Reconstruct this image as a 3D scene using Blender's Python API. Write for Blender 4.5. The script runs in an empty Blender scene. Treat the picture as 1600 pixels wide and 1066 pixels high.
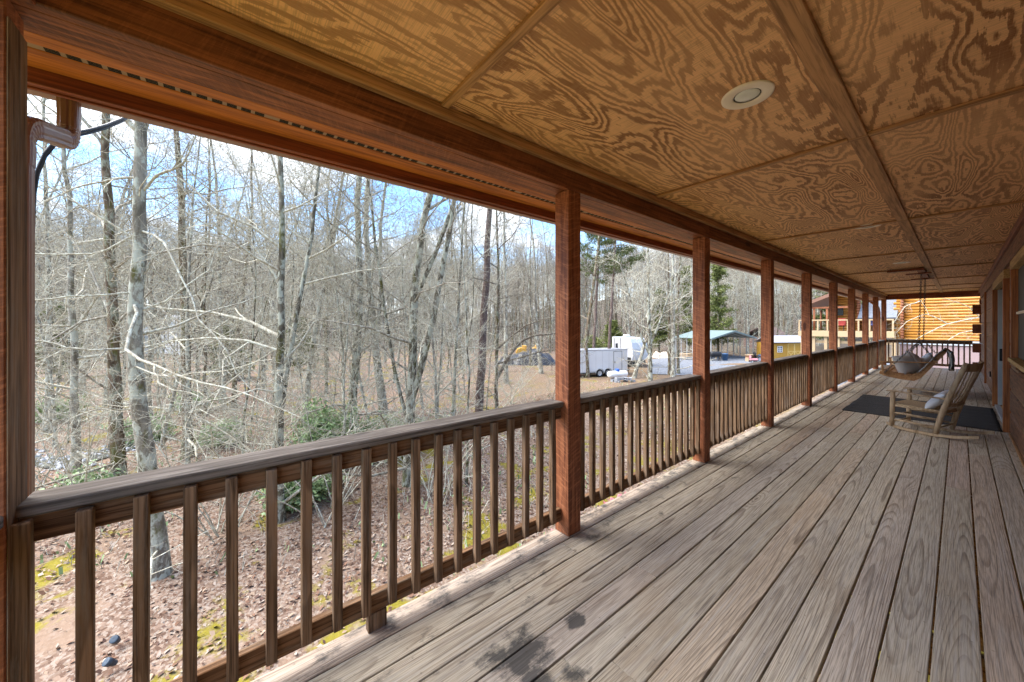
import bpy, bmesh, math, random
import numpy as np
from mathutils import Vector, Matrix

# ------------------------------------------------------------------ camera, sky, sun, exposure
SC = bpy.context.scene
COL = SC.collection
YAW = math.radians(51.15)
FPX, HOR, CAMH = 563.0, 508.5, 1.5          # focal length and horizon row for a 1600 px wide picture
GZ = -3.0                                    # ground level below the deck
cd = bpy.data.cameras.new('camera'); cam = bpy.data.objects.new('camera', cd); COL.objects.link(cam)
cam.location = (0, 0, CAMH); cam.rotation_euler = (math.radians(90), 0, YAW)
cd.sensor_width = 36; cd.lens = 36 * FPX / 1600; cd.shift_y = -(533 - HOR) / 1600
cd.clip_start = 0.05; cd.clip_end = 2000
SC.camera = cam
SUN_EL, SUN_AZ = math.radians(56), math.radians(218)   # azimuth clockwise from +Y
w = bpy.data.worlds.new('World'); SC.world = w; w.use_nodes = True
nt = w.node_tree; nt.nodes.clear()
def wn(t, **k):
    n = nt.nodes.new(t)
    for a, b in k.items(): setattr(n, a, b)
    return n
sky = wn('ShaderNodeTexSky', sky_type='NISHITA', sun_disc=False, sun_elevation=SUN_EL, sun_rotation=SUN_AZ,
         air_density=1.0, dust_density=0.3, ozone_density=3.0)
tc = wn('ShaderNodeTexCoord'); sep = wn('ShaderNodeSeparateXYZ'); nt.links.new(tc.outputs['Generated'], sep.inputs[0])
ad = wn('ShaderNodeMath', operation='ADD'); nt.links.new(sep.outputs[2], ad.inputs[0]); ad.inputs[1].default_value = 0.22
mx0 = wn('ShaderNodeMath', operation='MAXIMUM'); nt.links.new(ad.outputs[0], mx0.inputs[0]); mx0.inputs[1].default_value = 0.05
dx = wn('ShaderNodeMath', operation='DIVIDE'); dy = wn('ShaderNodeMath', operation='DIVIDE')
nt.links.new(sep.outputs[0], dx.inputs[0]); nt.links.new(mx0.outputs[0], dx.inputs[1])
nt.links.new(sep.outputs[1], dy.inputs[0]); nt.links.new(mx0.outputs[0], dy.inputs[1])
cmb = wn('ShaderNodeCombineXYZ'); nt.links.new(dx.outputs[0], cmb.inputs[0]); nt.links.new(dy.outputs[0], cmb.inputs[1])
cl = wn('ShaderNodeTexNoise'); cl.inputs['Scale'].default_value = 1.5; cl.inputs['Detail'].default_value = 9
cl.inputs['Roughness'].default_value = 0.55; cl.inputs['Distortion'].default_value = 0.3
nt.links.new(cmb.outputs[0], cl.inputs['Vector'])
cr = wn('ShaderNodeValToRGB'); nt.links.new(cl.outputs['Fac'], cr.inputs[0])
cr.color_ramp.elements[0].position = 0.47; cr.color_ramp.elements[1].position = 0.58
hz = wn('ShaderNodeMapRange'); nt.links.new(sep.outputs[2], hz.inputs[0])          # more cloud low in the sky
hz.inputs[1].default_value = 0.0; hz.inputs[2].default_value = 0.30; hz.inputs[3].default_value = 0.9; hz.inputs[4].default_value = 0.0
mxx = wn('ShaderNodeMath', operation='MAXIMUM'); nt.links.new(cr.outputs[0], mxx.inputs[0]); nt.links.new(hz.outputs[0], mxx.inputs[1])
cl2 = wn('ShaderNodeTexNoise'); cl2.inputs['Scale'].default_value = 3.0; cl2.inputs['Detail'].default_value = 6
nt.links.new(cmb.outputs[0], cl2.inputs['Vector'])
cc = wn('ShaderNodeValToRGB'); nt.links.new(cl2.outputs['Fac'], cc.inputs[0])
cc.color_ramp.elements[0].position = 0.3; cc.color_ramp.elements[0].color = (2.3, 2.6, 3.1, 1)
cc.color_ramp.elements[1].position = 0.7; cc.color_ramp.elements[1].color = (3.4, 3.6, 3.8, 1)
mixc = wn('ShaderNodeMixRGB'); nt.links.new(mxx.outputs[0], mixc.inputs[0])
hsv = wn('ShaderNodeHueSaturation'); hsv.inputs['Saturation'].default_value = 1.22; hsv.inputs['Value'].default_value = 0.95
nt.links.new(sky.outputs[0], hsv.inputs['Color']); nt.links.new(hsv.outputs[0], mixc.inputs[1]); nt.links.new(cc.outputs[0], mixc.inputs[2])
bg = wn('ShaderNodeBackground'); bg.inputs['Strength'].default_value = 0.082; nt.links.new(mixc.outputs[0], bg.inputs[0])
wo = wn('ShaderNodeOutputWorld'); nt.links.new(bg.outputs[0], wo.inputs[0])
sl = bpy.data.lights.new('sun', 'SUN'); sl.energy = 1.7; sl.angle = math.radians(60); sl.color = (1.0, 0.94, 0.85)
so = bpy.data.objects.new('sun', sl); COL.objects.link(so); so.location = (-10, -10, 30)
sd = Vector((math.sin(SUN_AZ) * math.cos(SUN_EL), math.cos(SUN_AZ) * math.cos(SUN_EL), math.sin(SUN_EL)))
so.rotation_euler = (-sd).to_track_quat('-Z', 'Y').to_euler()
SC.view_settings.view_transform = 'Standard'; SC.view_settings.look = 'None'
SC.view_settings.exposure = 2.98; SC.view_settings.gamma = 1.0; SC.view_settings.use_curve_mapping = False
SC.render.engine = 'CYCLES'
SC.cycles.max_bounces = 8; SC.cycles.diffuse_bounces = 5

# ------------------------------------------------------------------ helpers
S_, C_ = math.sin(YAW), math.cos(YAW)
def at(px, py, D):
    """world point seen at photo pixel (px, py) at distance D along the optical axis"""
    X = (px - 800) / FPX * D
    return Vector((X * C_ - D * S_, X * S_ + D * C_, CAMH + (HOR - py) * D / FPX))
def gnd(px, D, z=GZ):
    p = at(px, HOR, D); p.z = z; return p
def pxof(x, y):
    X = y * S_ + x * C_; D = y * C_ - x * S_
    return (800 + FPX * X / D if D > 0.1 else -9999), D

def tag(o, label=None, cat=None, group=None, kind=None):
    if label: o['label'] = label
    if cat: o['category'] = cat
    if group: o['group'] = group
    if kind: o['kind'] = kind
    return o
def thing(name, label=None, cat=None, loc=(0, 0, 0), rz=0.0, group=None, kind=None):
    o = bpy.data.objects.new(name, None); COL.objects.link(o)
    o.location = loc; o.rotation_euler = (0, 0, rz); o.empty_display_size = 0.2
    return tag(o, label, cat, group, kind)
def copy_tree(o, parent=None):
    c = o.copy(); COL.objects.link(c); c.parent = parent
    for ch in o.children: copy_tree(ch, c)
    return c

class MB:
    """collects simple solids, links them as one mesh object"""
    def __init__(s): s.v, s.f, s.m = [], [], []
    def add(s, vs, fs, mi=0):
        b = len(s.v); s.v += [tuple(p) for p in vs]
        s.f += [tuple(b + i for i in f) for f in fs]; s.m += [mi] * len(fs); return s
    def box(s, x0, x1, y0, y1, z0, z1, mi=0, M=None):
        vs = [Vector((x, y, z)) for z in (z0, z1) for y in (y0, y1) for x in (x0, x1)]
        if M is not None: vs = [M @ p for p in vs]
        return s.add(vs, [(0, 2, 3, 1), (4, 5, 7, 6), (0, 1, 5, 4), (2, 6, 7, 3), (0, 4, 6, 2), (1, 3, 7, 5)], mi)
    def bar(s, a, b, wx, wz, up=(0, 0, 1), mi=0):
        a, b = Vector(a), Vector(b); d = (b - a); L = d.length; d.normalize()
        side = d.cross(Vector(up))
        if side.length < 1e-4: side = d.cross(Vector((1, 0, 0)))
        side.normalize(); u = side.cross(d)
        vs = []
        for p in (a, b):
            for sx, sz in ((-1, -1), (1, -1), (1, 1), (-1, 1)): vs.append(p + side * sx * wx / 2 + u * sz * wz / 2)
        return s.add(vs, [(3, 2, 1, 0), (4, 5, 6, 7), (0, 1, 5, 4), (1, 2, 6, 5), (2, 3, 7, 6), (3, 0, 4, 7)], mi)
    def tube(s, pts, rad, n=8, mi=0, caps=True, flat=1.0):
        pts = [Vector(p) for p in pts]
        if not hasattr(rad, '__len__'): rad = [rad] * len(pts)
        ref = Vector((0, 0, 1)); d0 = (pts[-1] - pts[0]).normalized()
        if abs(d0.z) > 0.8: ref = Vector((1, 0, 0))
        vs, fs = [], []
        for i, p in enumerate(pts):
            t = (pts[min(i + 1, len(pts) - 1)] - pts[max(i - 1, 0)]).normalized()
            a = t.cross(ref)
            if a.length < 1e-3: a = t.cross(Vector((0, 1, 0)))
            a.normalize(); b = t.cross(a)
            for k in range(n):
                q = 2 * math.pi * k / n
                vs.append(p + (a * math.cos(q) + b * math.sin(q) * flat) * rad[i])
        for i in range(len(pts) - 1):
            for k in range(n):
                k2 = (k + 1) % n
                fs.append((i * n + k, i * n + k2, (i + 1) * n + k2, (i + 1) * n + k))
        if caps:
            fs.append(tuple(range(n))); fs.append(tuple((len(pts) - 1) * n + k for k in reversed(range(n))))
        return s.add(vs, fs, mi)
    def lathe(s, prof, n=24, c=(0, 0, 0), mi=0):
        vs, fs = [], []
        for r, z in prof:
            for k in range(n):
                q = 2 * math.pi * k / n; vs.append((c[0] + r * math.cos(q), c[1] + r * math.sin(q), c[2] + z))
        for i in range(len(prof) - 1):
            for k in range(n):
                k2 = (k + 1) % n; fs.append((i * n + k, i * n + k2, (i + 1) * n + k2, (i + 1) * n + k))
        return s.add(vs, fs, mi)
    def build(s, name, mat, parent=None, origin=None, bevel=0.0, smooth=False, link=True):
        o_ = Vector(origin) if origin is not None else Vector((0, 0, 0))
        if origin == 'c' : pass
        me = bpy.data.meshes.new(name)
        me.from_pydata([tuple(Vector(p) - o_) for p in s.v], [], s.f)
        mats = mat if isinstance(mat, (list, tuple)) else [mat]
        for m in mats: me.materials.append(m)
        if len(mats) > 1:
            for i, p in enumerate(me.polygons): p.material_index = s.m[i]
        bm = bmesh.new(); bm.from_mesh(me)
        bmesh.ops.recalc_face_normals(bm, faces=bm.faces)
        if bevel: bmesh.ops.bevel(bm, geom=bm.edges[:], offset=bevel, segments=1, affect='EDGES')
        bm.to_mesh(me); bm.free()
        if smooth:
            for p in me.polygons: p.use_smooth = True
        o = bpy.data.objects.new(name, me); COL.objects.link(o)
        pl = parent.location if parent is not None else Vector((0, 0, 0))
        o.location = o_ - pl if parent is not None else o_
        if parent is not None and parent.parent is not None: o.location = o_ - parent.location - parent.parent.location
        if parent is not None: o.parent = parent
        return o
def box_part(name, mat, parent, x0, x1, y0, y1, z0, z1, bevel=0.0):
    return MB().box(x0, x1, y0, y1, z0, z1).build(name, mat, parent, ((x0 + x1) / 2, (y0 + y1) / 2, (z0 + z1) / 2), bevel)
def inst(o, loc, parent, rot=None, scale=None):
    """another piece sharing the mesh of o, location relative to parent"""
    c = bpy.data.objects.new(o.name.split('.')[0], o.data); COL.objects.link(c)
    c.parent = parent; c.location = loc
    if rot is not None: c.rotation_euler = rot
    if scale is not None: c.scale = scale
    return c

# ------------------------------------------------------------------ materials
class NT:
    def __init__(s, name, rough=0.7, spec=0.3):
        s.m = bpy.data.materials.new(name); s.m.use_nodes = True; s.t = s.m.node_tree; s.t.nodes.clear()
        s.b = s.t.nodes.new('ShaderNodeBsdfPrincipled'); s.o = s.t.nodes.new('ShaderNodeOutputMaterial')
        s.t.links.new(s.b.outputs[0], s.o.inputs[0])
        s.b.inputs['Roughness'].default_value = rough; s.b.inputs['Specular IOR Level'].default_value = spec
    def n(s, t, **k):
        x = s.t.nodes.new(t)
        for a, b in k.items(): setattr(x, a, b)
        return x
    def put(s, val, sock):
        if val is None: return
        if hasattr(val, 'is_linked') or hasattr(val, 'links'): s.t.links.new(val, sock)
        else:
            if isinstance(val, (tuple, list)) and len(val) == 3 and sock.type == 'RGBA': val = (*val, 1)
            sock.default_value = val
    def obj(s): return s.n('ShaderNodeTexCoord').outputs['Object']
    def pos(s): return s.n('ShaderNodeNewGeometry').outputs['Position']
    def rnd(s): return s.n('ShaderNodeObjectInfo').outputs['Random']
    def mapg(s, v, scale=(1, 1, 1), loc=(0, 0, 0), rot=(0, 0, 0)):
        x = s.n('ShaderNodeMapping'); s.put(v, x.inputs[0]); x.inputs['Scale'].default_value = scale
        x.inputs['Location'].default_value = loc; x.inputs['Rotation'].default_value = rot; return x.outputs[0]
    def noise(s, v, scale=5, detail=4, rough=0.5, dist=0.0, w=None):
        x = s.n('ShaderNodeTexNoise', noise_dimensions='4D' if w is not None else '3D')
        s.put(v, x.inputs['Vector']); x.inputs['Scale'].default_value = scale; x.inputs['Detail'].default_value = detail
        x.inputs['Roughness'].default_value = rough; x.inputs['Distortion'].default_value = dist
        if w is not None: s.put(w, x.inputs['W'])
        return x.outputs['Fac']
    def vor(s, v, scale=5, feature='F1', out='Distance', w=None):
        x = s.n('ShaderNodeTexVoronoi', feature=feature, voronoi_dimensions='4D' if w is not None else '3D')
        s.put(v, x.inputs['Vector']); x.inputs['Scale'].default_value = scale
        if w is not None: s.put(w, x.inputs['W'])
        return x.outputs[out]
    def math(s, op, a, b=None, c=None, clamp=False):
        x = s.n('ShaderNodeMath', operation=op, use_clamp=clamp); s.put(a, x.inputs[0])
        if b is not None: s.put(b, x.inputs[1])
        if c is not None: s.put(c, x.inputs[2])
        return x.outputs[0]
    def ramp(s, f, stops, interp='LINEAR'):
        x = s.n('ShaderNodeValToRGB'); s.put(f, x.inputs[0]); r = x.color_ramp; r.interpolation = interp
        while len(r.elements) < len(stops): r.elements.new(0.5)
        for e, (p, c) in zip(r.elements, stops):
            e.position = p; e.color = (*c, 1) if isinstance(c, (tuple, list)) else (c, c, c, 1)
        return x.outputs[0]
    def mix(s, f, a, b, mode='MIX'):
        x = s.n('ShaderNodeMixRGB', blend_type=mode); s.put(f, x.inputs[0]); s.put(a, x.inputs[1]); s.put(b, x.inputs[2]); return x.outputs[0]
    def mr(s, v, a, b, c=0.0, d=1.0):
        x = s.n('ShaderNodeMapRange'); s.put(v, x.inputs[0])
        for i, q in enumerate((a, b, c, d)): x.inputs[i + 1].default_value = q
        return x.outputs[0]
    def sepx(s, v):
        x = s.n('ShaderNodeSeparateXYZ'); s.put(v, x.inputs[0]); return x.outputs
    def comb(s, a, b, c):
        x = s.n('ShaderNodeCombineXYZ'); s.put(a, x.inputs[0]); s.put(b, x.inputs[1]); s.put(c, x.inputs[2]); return x.outputs[0]
    def vadd(s, a, b):
        x = s.n('ShaderNodeVectorMath', operation='ADD'); s.put(a, x.inputs[0]); s.put(b, x.inputs[1]); return x.outputs[0]
    def bump(s, h, strength=0.4, dist=0.01):
        x = s.n('ShaderNodeBump'); s.put(h, x.inputs['Height']); x.inputs['Strength'].default_value = strength
        x.inputs['Distance'].default_value = dist; s.t.links.new(x.outputs[0], s.b.inputs['Normal'])
    def col(s, c): s.put(c, s.b.inputs['Base Color'])
    def rough(s, c): s.put(c, s.b.inputs['Roughness'])

def flat(name, c, rough=0.6, spec=0.3, metal=0.0, var=0.12, scale=6):
    g = NT(name, rough, spec); n = g.noise(g.obj(), scale, 5, 0.6, w=g.math('MULTIPLY', g.rnd(), 20))
    lo = tuple(x * (1 - var) for x in c); hi = tuple(min(1, x * (1 + var)) for x in c)
    g.col(g.mix(n, lo, hi)); g.b.inputs['Metallic'].default_value = metal; return g.m

def swz(g, v, axis):
    """put the grain axis on local Y"""
    o = g.sepx(v)
    if axis == 'y': return v
    if axis == 'x': return g.comb(o[1], o[0], o[2])
    return g.comb(o[0], o[2], o[1])

def figured(g, v, w, lat, lon, bands, off=None, dist=0.4, detail=2.0):
    """rotary-cut / flat-sawn figure: contour lines of a stretched noise"""
    n = g.noise(g.mapg(v, (lat, lon, lat)), 1.0, detail, 0.45, dist, w=w)
    if off is not None: n = g.math('ADD', n, off)
    x = g.math('MULTIPLY', n, bands)
    return g.math('FRACT', x), n

def m_plank():
    g = NT('weathered_deck_wood', 0.85, 0.15)
    v = g.obj(); r = g.rnd(); w = g.math('MULTIPLY', r, 61.0)
    s = g.sepx(v)
    # flat sawn board: growth rings seen as nested arches stretched along the board
    offx = g.math('MULTIPLY', g.math('SUBTRACT', g.math('FRACT', g.math('MULTIPLY', r, 7.31)), 0.5), 0.10)
    x = g.math('ADD', s[0], offx)
    wob = g.noise(g.mapg(v, (3.0, 0.34, 3.0)), 1.0, 1.2, 0.4, 0.25, w=w)
    f = g.math('ADD', g.math('MULTIPLY', g.math('MULTIPLY', x, x), 210.0), g.math('MULTIPLY', wob, 8.0))
    f = g.math('ADD', f, g.math('MULTIPLY', s[1], 0.22))
    kn = g.vor(g.mapg(v, (5.0, 0.95, 5.0)), 1.0, w=w)
    knot = g.ramp(kn, [(0.0, 1.0), (0.05, 0.9), (0.08, 0.0)])
    f = g.math('ADD', f, g.math('MULTIPLY', g.ramp(kn, [(0.05, 1.0), (0.26, 0.0)]), 1.3))
    ring = g.ramp(g.math('FRACT', g.math('MULTIPLY', f, 2.6)), [(0.0, 0.0), (0.55, 0.06), (0.80, 1.0), (0.89, 1.0), (0.94, 0.0)])
    fade = g.noise(g.mapg(v, (7, 1.0, 7)), 1.0, 3, 0.6, w=g.math('ADD', w, 9.0))
    ringv = g.math('MULTIPLY', ring, g.ramp(fade, [(0.34, 0.15), (0.58, 1.0)]))
    fib = g.noise(g.mapg(v, (260, 5, 260)), 1.0, 3, 0.7, w=w)
    fib2 = g.noise(g.mapg(v, (70, 1.6, 70)), 1.0, 3, 0.6, w=w)
    tone = g.ramp(r, [(0.0, (0.47, 0.405, 0.31)), (0.25, (0.58, 0.505, 0.395)), (0.5, (0.51, 0.45, 0.36)), (0.7, (0.57, 0.46, 0.34)), (0.85, (0.54, 0.42, 0.335)), (1.0, (0.54, 0.495, 0.42))])
    c = g.mix(g.math('MULTIPLY', ringv, 0.66), tone, (0.165, 0.118, 0.080))
    c = g.mix(g.ramp(fib, [(0.38, 0.60), (0.56, 0.0)]), c, (0.10, 0.082, 0.068))
    c = g.mix(g.ramp(fib2, [(0.5, 0.0), (0.72, 0.5)]), c, (0.50, 0.47, 0.43))
    c = g.mix(g.math('MULTIPLY', knot, 0.85), c, (0.11, 0.07, 0.045))
    P = g.pos()
    blot = g.noise(g.mapg(P, (2.2, 0.9, 1)), 1.0, 6, 0.62, 0.4)
    c = g.mix(g.ramp(blot, [(0.52, 0.0), (0.75, 0.45)]), c, (0.36, 0.25, 0.15))      # tan wear
    sp = g.noise(g.mapg(P, (9, 5, 1)), 1.0, 6, 0.7)
    # mildew spots along the rail side and by the camera
    px = g.sepx(P)
    rail = g.mr(px[0], -1.80, -1.25, 0.16, 0.0)
    spot = None
    for (cx, cy, rr, am) in ((-1.215, 1.40, 0.075, 0.55), (-1.25, 1.06, 0.20, 0.46), (-1.12, 1.02, 0.12, 0.46), (-1.04, 1.17, 0.09, 0.40), (-1.20, 1.24, 0.12, 0.22)):
        dxx = g.math('SUBTRACT', px[0], cx); dyy = g.math('MULTIPLY', g.math('SUBTRACT', px[1], cy), 0.75)
        d = g.math('SQRT', g.math('ADD', g.math('MULTIPLY', dxx, dxx), g.math('MULTIPLY', dyy, dyy)))
        q = g.mr(d, 0.0, rr, am, 0.0)
        spot = q if spot is None else g.math('MAXIMUM', spot, q)
    mil = g.math('ADD', g.math('ADD', sp, rail), spot)
    c = g.mix(g.ramp(mil, [(0.66, 0.0), (0.80, 0.85)]), c, (0.05, 0.05, 0.05))
    # screw heads over each joist
    my = g.math('ABSOLUTE', g.math('SUBTRACT', g.math('FRACT', g.math('MULTIPLY', g.math('ADD', px[1], 0.80), 2.38095)), 0.5))
    mxs = g.math('ABSOLUTE', g.math('SUBTRACT', g.math('ABSOLUTE', s[0]), 0.045))
    dd = g.math('SQRT', g.math('ADD', g.math('POWER', g.math('MULTIPLY', my, 0.42), 2), g.math('POWER', mxs, 2)))
    c = g.mix(g.ramp(dd, [(0.0025, 0.6), (0.0045, 0.0)]), c, (0.07, 0.05, 0.035))
    g.col(c)
    g.bump(g.math('ADD', g.math('MULTIPLY', ringv, -0.6), g.math('MULTIPLY', fib, 0.9)), 0.5, 0.0025)
    return g.m

def m_ply(name, grain='y', light=(0.84, 0.485, 0.230), dark=(0.20, 0.072, 0.020), bands=10.5, lat=3.3, lon=0.62):
    g = NT(name, 0.62, 0.25)
    v = swz(g, g.obj(), grain); w = g.math('MULTIPLY', g.rnd(), 83.0)
    base = g.noise(g.mapg(v, (lat, lon, lat)), 1.0, 1.2, 0.4, 0.9, w=w)
    rag = g.noise(g.mapg(v, (90, 7, 90)), 1.0, 3, 0.6, w=w)
    rag2 = g.noise(g.mapg(v, (9, 5, 9)), 1.0, 4, 0.6, w=w)
    n = g.math('ADD', base, g.math('MULTIPLY', g.math('SUBTRACT', rag2, 0.5), 0.085))
    n = g.math('ADD', n, g.math('MULTIPLY', g.math('SUBTRACT', rag, 0.5), 0.045))
    f = g.math('FRACT', g.math('MULTIPLY', n, bands * 2.2))
    band = g.ramp(f, [(0.0, 0.0), (0.30, 0.05), (0.52, 1.0), (0.86, 0.9), (0.93, 0.0)])
    wide = g.noise(g.mapg(v, (1.9, 0.8, 1.9)), 1.0, 2, 0.5, w=g.math('ADD', w, 5))
    amt = g.ramp(wide, [(0.28, 0.30), (0.62, 1.0)])
    band = g.math('MULTIPLY', band, amt)
    lathe = g.noise(g.mapg(v, (5, 190, 5)), 1.0, 4, 0.7, w=w)            # lathe checks across the grain
    fine = g.noise(g.mapg(v, (160, 3, 160)), 1.0, 3, 0.6, w=w)
    c = g.mix(band, light, dark)
    c = g.mix(g.ramp(lathe, [(0.42, 0.5), (0.53, 0.0)]), c, tuple(x * 0.48 for x in light))
    c = g.mix(g.ramp(fine, [(0.5, 0.0), (0.8, 0.22)]), c, tuple(min(1, x * 1.35) for x in light))
    big = g.noise(v, 1.1, 3, 0.5, w=w)
    c = g.mix(g.ramp(big, [(0.45, 0.0), (0.8, 0.3)]), c, (0.42, 0.20, 0.07))
    kn = g.vor(g.mapg(v, (2.4, 1.1, 2.4)), 1.0, w=w)
    c = g.mix(g.ramp(kn, [(0.0, 1.0), (0.03, 0.9), (0.05, 0.0)]), c, (0.07, 0.035, 0.015))
    g.col(c); g.bump(g.math('ADD', band, g.math('MULTIPLY', lathe, 0.7)), 0.25, 0.0012)
    return g.m

def m_wood(name, a, b, c_dark, grain='z', rough=0.7, spec=0.25, saw=0.0, fibre=60, knots=True, streak=0.5, wear=None):
    g = NT(name, rough, spec)
    v = swz(g, g.obj(), grain); w = g.math('MULTIPLY', g.rnd(), 47.0)
    fib = g.noise(g.mapg(v, (fibre, 2.2, fibre)), 1.0, 4, 0.65, 0.3, w=w)
    ring, _n = figured(g, v, w, 9, 0.9, 7.0, dist=0.3)
    ring = g.ramp(ring, [(0.0, 0.0), (0.7, 0.8), (0.9, 1.0), (1.0, 0.0)])
    big = g.noise(g.mapg(v, (4, 1.2, 4)), 1.0, 4, 0.6, w=g.math('ADD', w, 3))
    c = g.mix(big, a, b)
    c = g.mix(g.math('MULTIPLY', ring, streak), c, c_dark)
    c = g.mix(g.ramp(fib, [(0.38, 0.85), (0.56, 0.0)]), c, c_dark)
    h = g.math('ADD', fib, g.math('MULTIPLY', ring, 0.3))
    if saw:
        sv = g.noise(g.mapg(g.mapg(v, rot=(0.4, 0, 0.4)), (9, 85, 9)), 1.0, 4, 0.75, 0.3, w=w)
        c = g.mix(g.ramp(sv, [(0.50, 0.0), (0.66, min(0.9, 0.62 * saw))]), c, tuple(min(1, x * 1.9 + 0.02) for x in b))
        c = g.mix(g.ramp(sv, [(0.30, min(0.9, 0.7 * saw)), (0.46, 0.0)]), c, c_dark)
        h = g.math('ADD', h, g.math('MULTIPLY', sv, 1.2))
    if knots:
        kn = g.vor(g.mapg(v, (6, 1.6, 6)), 1.0, w=w)
        c = g.mix(g.ramp(kn, [(0.0, 0.95), (0.13, 0.85), (0.19, 0.0)]), c, tuple(x * 0.45 for x in c_dark))
    if wear:
        wn_ = g.noise(g.mapg(v, (30, 3.0, 30)), 1.0, 5, 0.7, w=g.math('ADD', w, 8))
        c = g.mix(g.ramp(wn_, [(0.5, 0.0), (0.72, 0.75)]), c, wear)
    g.col(c); g.bump(h, 0.5, 0.003)
    return g.m

M = {}
M['plank'] = m_plank()
M['ply'] = m_ply('oiled_plywood')
M['batten'] = m_wood('oiled_pine_batten', (0.60, 0.34, 0.155), (0.48, 0.245, 0.10), (0.20, 0.10, 0.04), 'y', 0.6, knots=False, streak=0.35)
M['batten_x'] = m_wood('oiled_pine_batten_cross', (0.60, 0.34, 0.155), (0.48, 0.245, 0.10), (0.20, 0.10, 0.04), 'x', 0.6, knots=False, streak=0.35)
M['post'] = m_wood('red_stained_rough_sawn_post', (0.33, 0.105, 0.042), (0.43, 0.165, 0.068), (0.11, 0.030, 0.013), 'z', 0.6, 0.3, saw=0.55)
M['beam'] = m_wood('red_stained_beam', (0.26, 0.080, 0.030), (0.36, 0.13, 0.05), (0.07, 0.022, 0.010), 'y', 0.55, 0.3, saw=0.2)
M['beam_x'] = m_wood('red_stained_beam_cross', (0.24, 0.065, 0.024), (0.34, 0.105, 0.038), (0.060, 0.018, 0.009), 'x', 0.55, 0.3, saw=0.5)
M['soffit'] = m_wood('amber_stained_soffit_board', (0.56, 0.20, 0.045), (0.46, 0.14, 0.03), (0.20, 0.055, 0.015), 'y', 0.5, 0.3, fibre=40, knots=False, streak=0.3)
M['fascia'] = m_wood('red_stained_fascia', (0.33, 0.09, 0.03), (0.27, 0.065, 0.022), (0.10, 0.025, 0.012), 'y', 0.5, 0.3, knots=False, streak=0.3)
M['balus'] = m_wood('weathered_brown_baluster', (0.28, 0.160, 0.085), (0.36, 0.235, 0.145), (0.055, 0.032, 0.018), 'z', 0.85, 0.1, fibre=90, wear=(0.25, 0.21, 0.17))
M['rail'] = m_wood('weathered_brown_rail', (0.25, 0.128, 0.062), (0.31, 0.180, 0.098), (0.055, 0.028, 0.015), 'y', 0.85, 0.1, fibre=90, wear=(0.32, 0.25, 0.18))
M['rail_x'] = m_wood('weathered_brown_rail_cross', (0.25, 0.128, 0.062), (0.31, 0.180, 0.098), (0.055, 0.028, 0.015), 'x', 0.85, 0.1, fibre=90, wear=(0.32, 0.25, 0.18))
M['cap'] = m_wood('weathered_grey_rail_cap', (0.21, 0.175, 0.145), (0.27, 0.23, 0.195), (0.06, 0.050, 0.042), 'y', 0.85, 0.12, fibre=120, wear=(0.37, 0.33, 0.29))
M['cap_x'] = m_wood('weathered_grey_rail_cap_cross', (0.21, 0.175, 0.145), (0.27, 0.23, 0.195), (0.06, 0.050, 0.042), 'x', 0.85, 0.12, fibre=120, wear=(0.37, 0.33, 0.29))
M['edge'] = m_wood('weathered_edge_board', (0.33, 0.29, 0.24), (0.38, 0.34, 0.29), (0.14, 0.115, 0.09), 'y', 0.85, 0.1, fibre=120, knots=False, wear=(0.45, 0.42, 0.38))
M['logwall'] = m_wood('dark_stained_wall_timber', (0.26, 0.11, 0.05), (0.38, 0.185, 0.095), (0.07, 0.028, 0.015), 'y', 0.55, 0.3, streak=0.55, wear=(0.36, 0.18, 0.09))
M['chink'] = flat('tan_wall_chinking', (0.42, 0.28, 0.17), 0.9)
M['trimo'] = m_wood('orange_stained_door_trim', (0.50, 0.19, 0.06), (0.42, 0.15, 0.045), (0.18, 0.055, 0.02), 'z', 0.5, 0.3, knots=False, streak=0.3)
M['trimy'] = m_wood('yellow_pine_head_trim', (0.60, 0.42, 0.18), (0.52, 0.34, 0.13), (0.30, 0.17, 0.06), 'y', 0.6, knots=False, streak=0.3)
M['brownmetal'] = flat('brown_painted_aluminium', (0.25, 0.125, 0.08), 0.32, 0.5, 0.0, 0.25, 9)
M['black'] = flat('black_rubber', (0.02, 0.021, 0.024), 0.5)
M['white'] = flat('white_paint', (0.78, 0.78, 0.78), 0.4, 0.4, 0, 0.04)
M['cream'] = flat('cream_painted_trim_ring', (0.82, 0.72, 0.58), 0.5, 0.3, 0, 0.05)
M['lens'] = flat('frosted_lamp_glass', (0.72, 0.74, 0.68), 0.15, 0.6, 0, 0.1)
M['tyre'] = flat('tyre_rubber', (0.025, 0.025, 0.027), 0.8)
M['steel'] = flat('galvanised_steel', (0.42, 0.44, 0.46), 0.4, 0.5, 0.3)
M['chain'] = flat('dull_chain_steel', (0.13, 0.12, 0.11), 0.45, 0.5, 0.6)
M['dark'] = flat('dark_recess', (0.012, 0.010, 0.009), 0.8)
g = NT('window_glass', 0.05, 0.6); g.col((0.035, 0.04, 0.042)); M['glass'] = g.m
g = NT('window_screen_mesh', 0.6, 0.2); q = g.obj(); cw = g.noise(q, 3, 2); g.col(g.mix(cw, (0.065, 0.065, 0.06), (0.10, 0.10, 0.09))); M['screen'] = g.m
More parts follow.
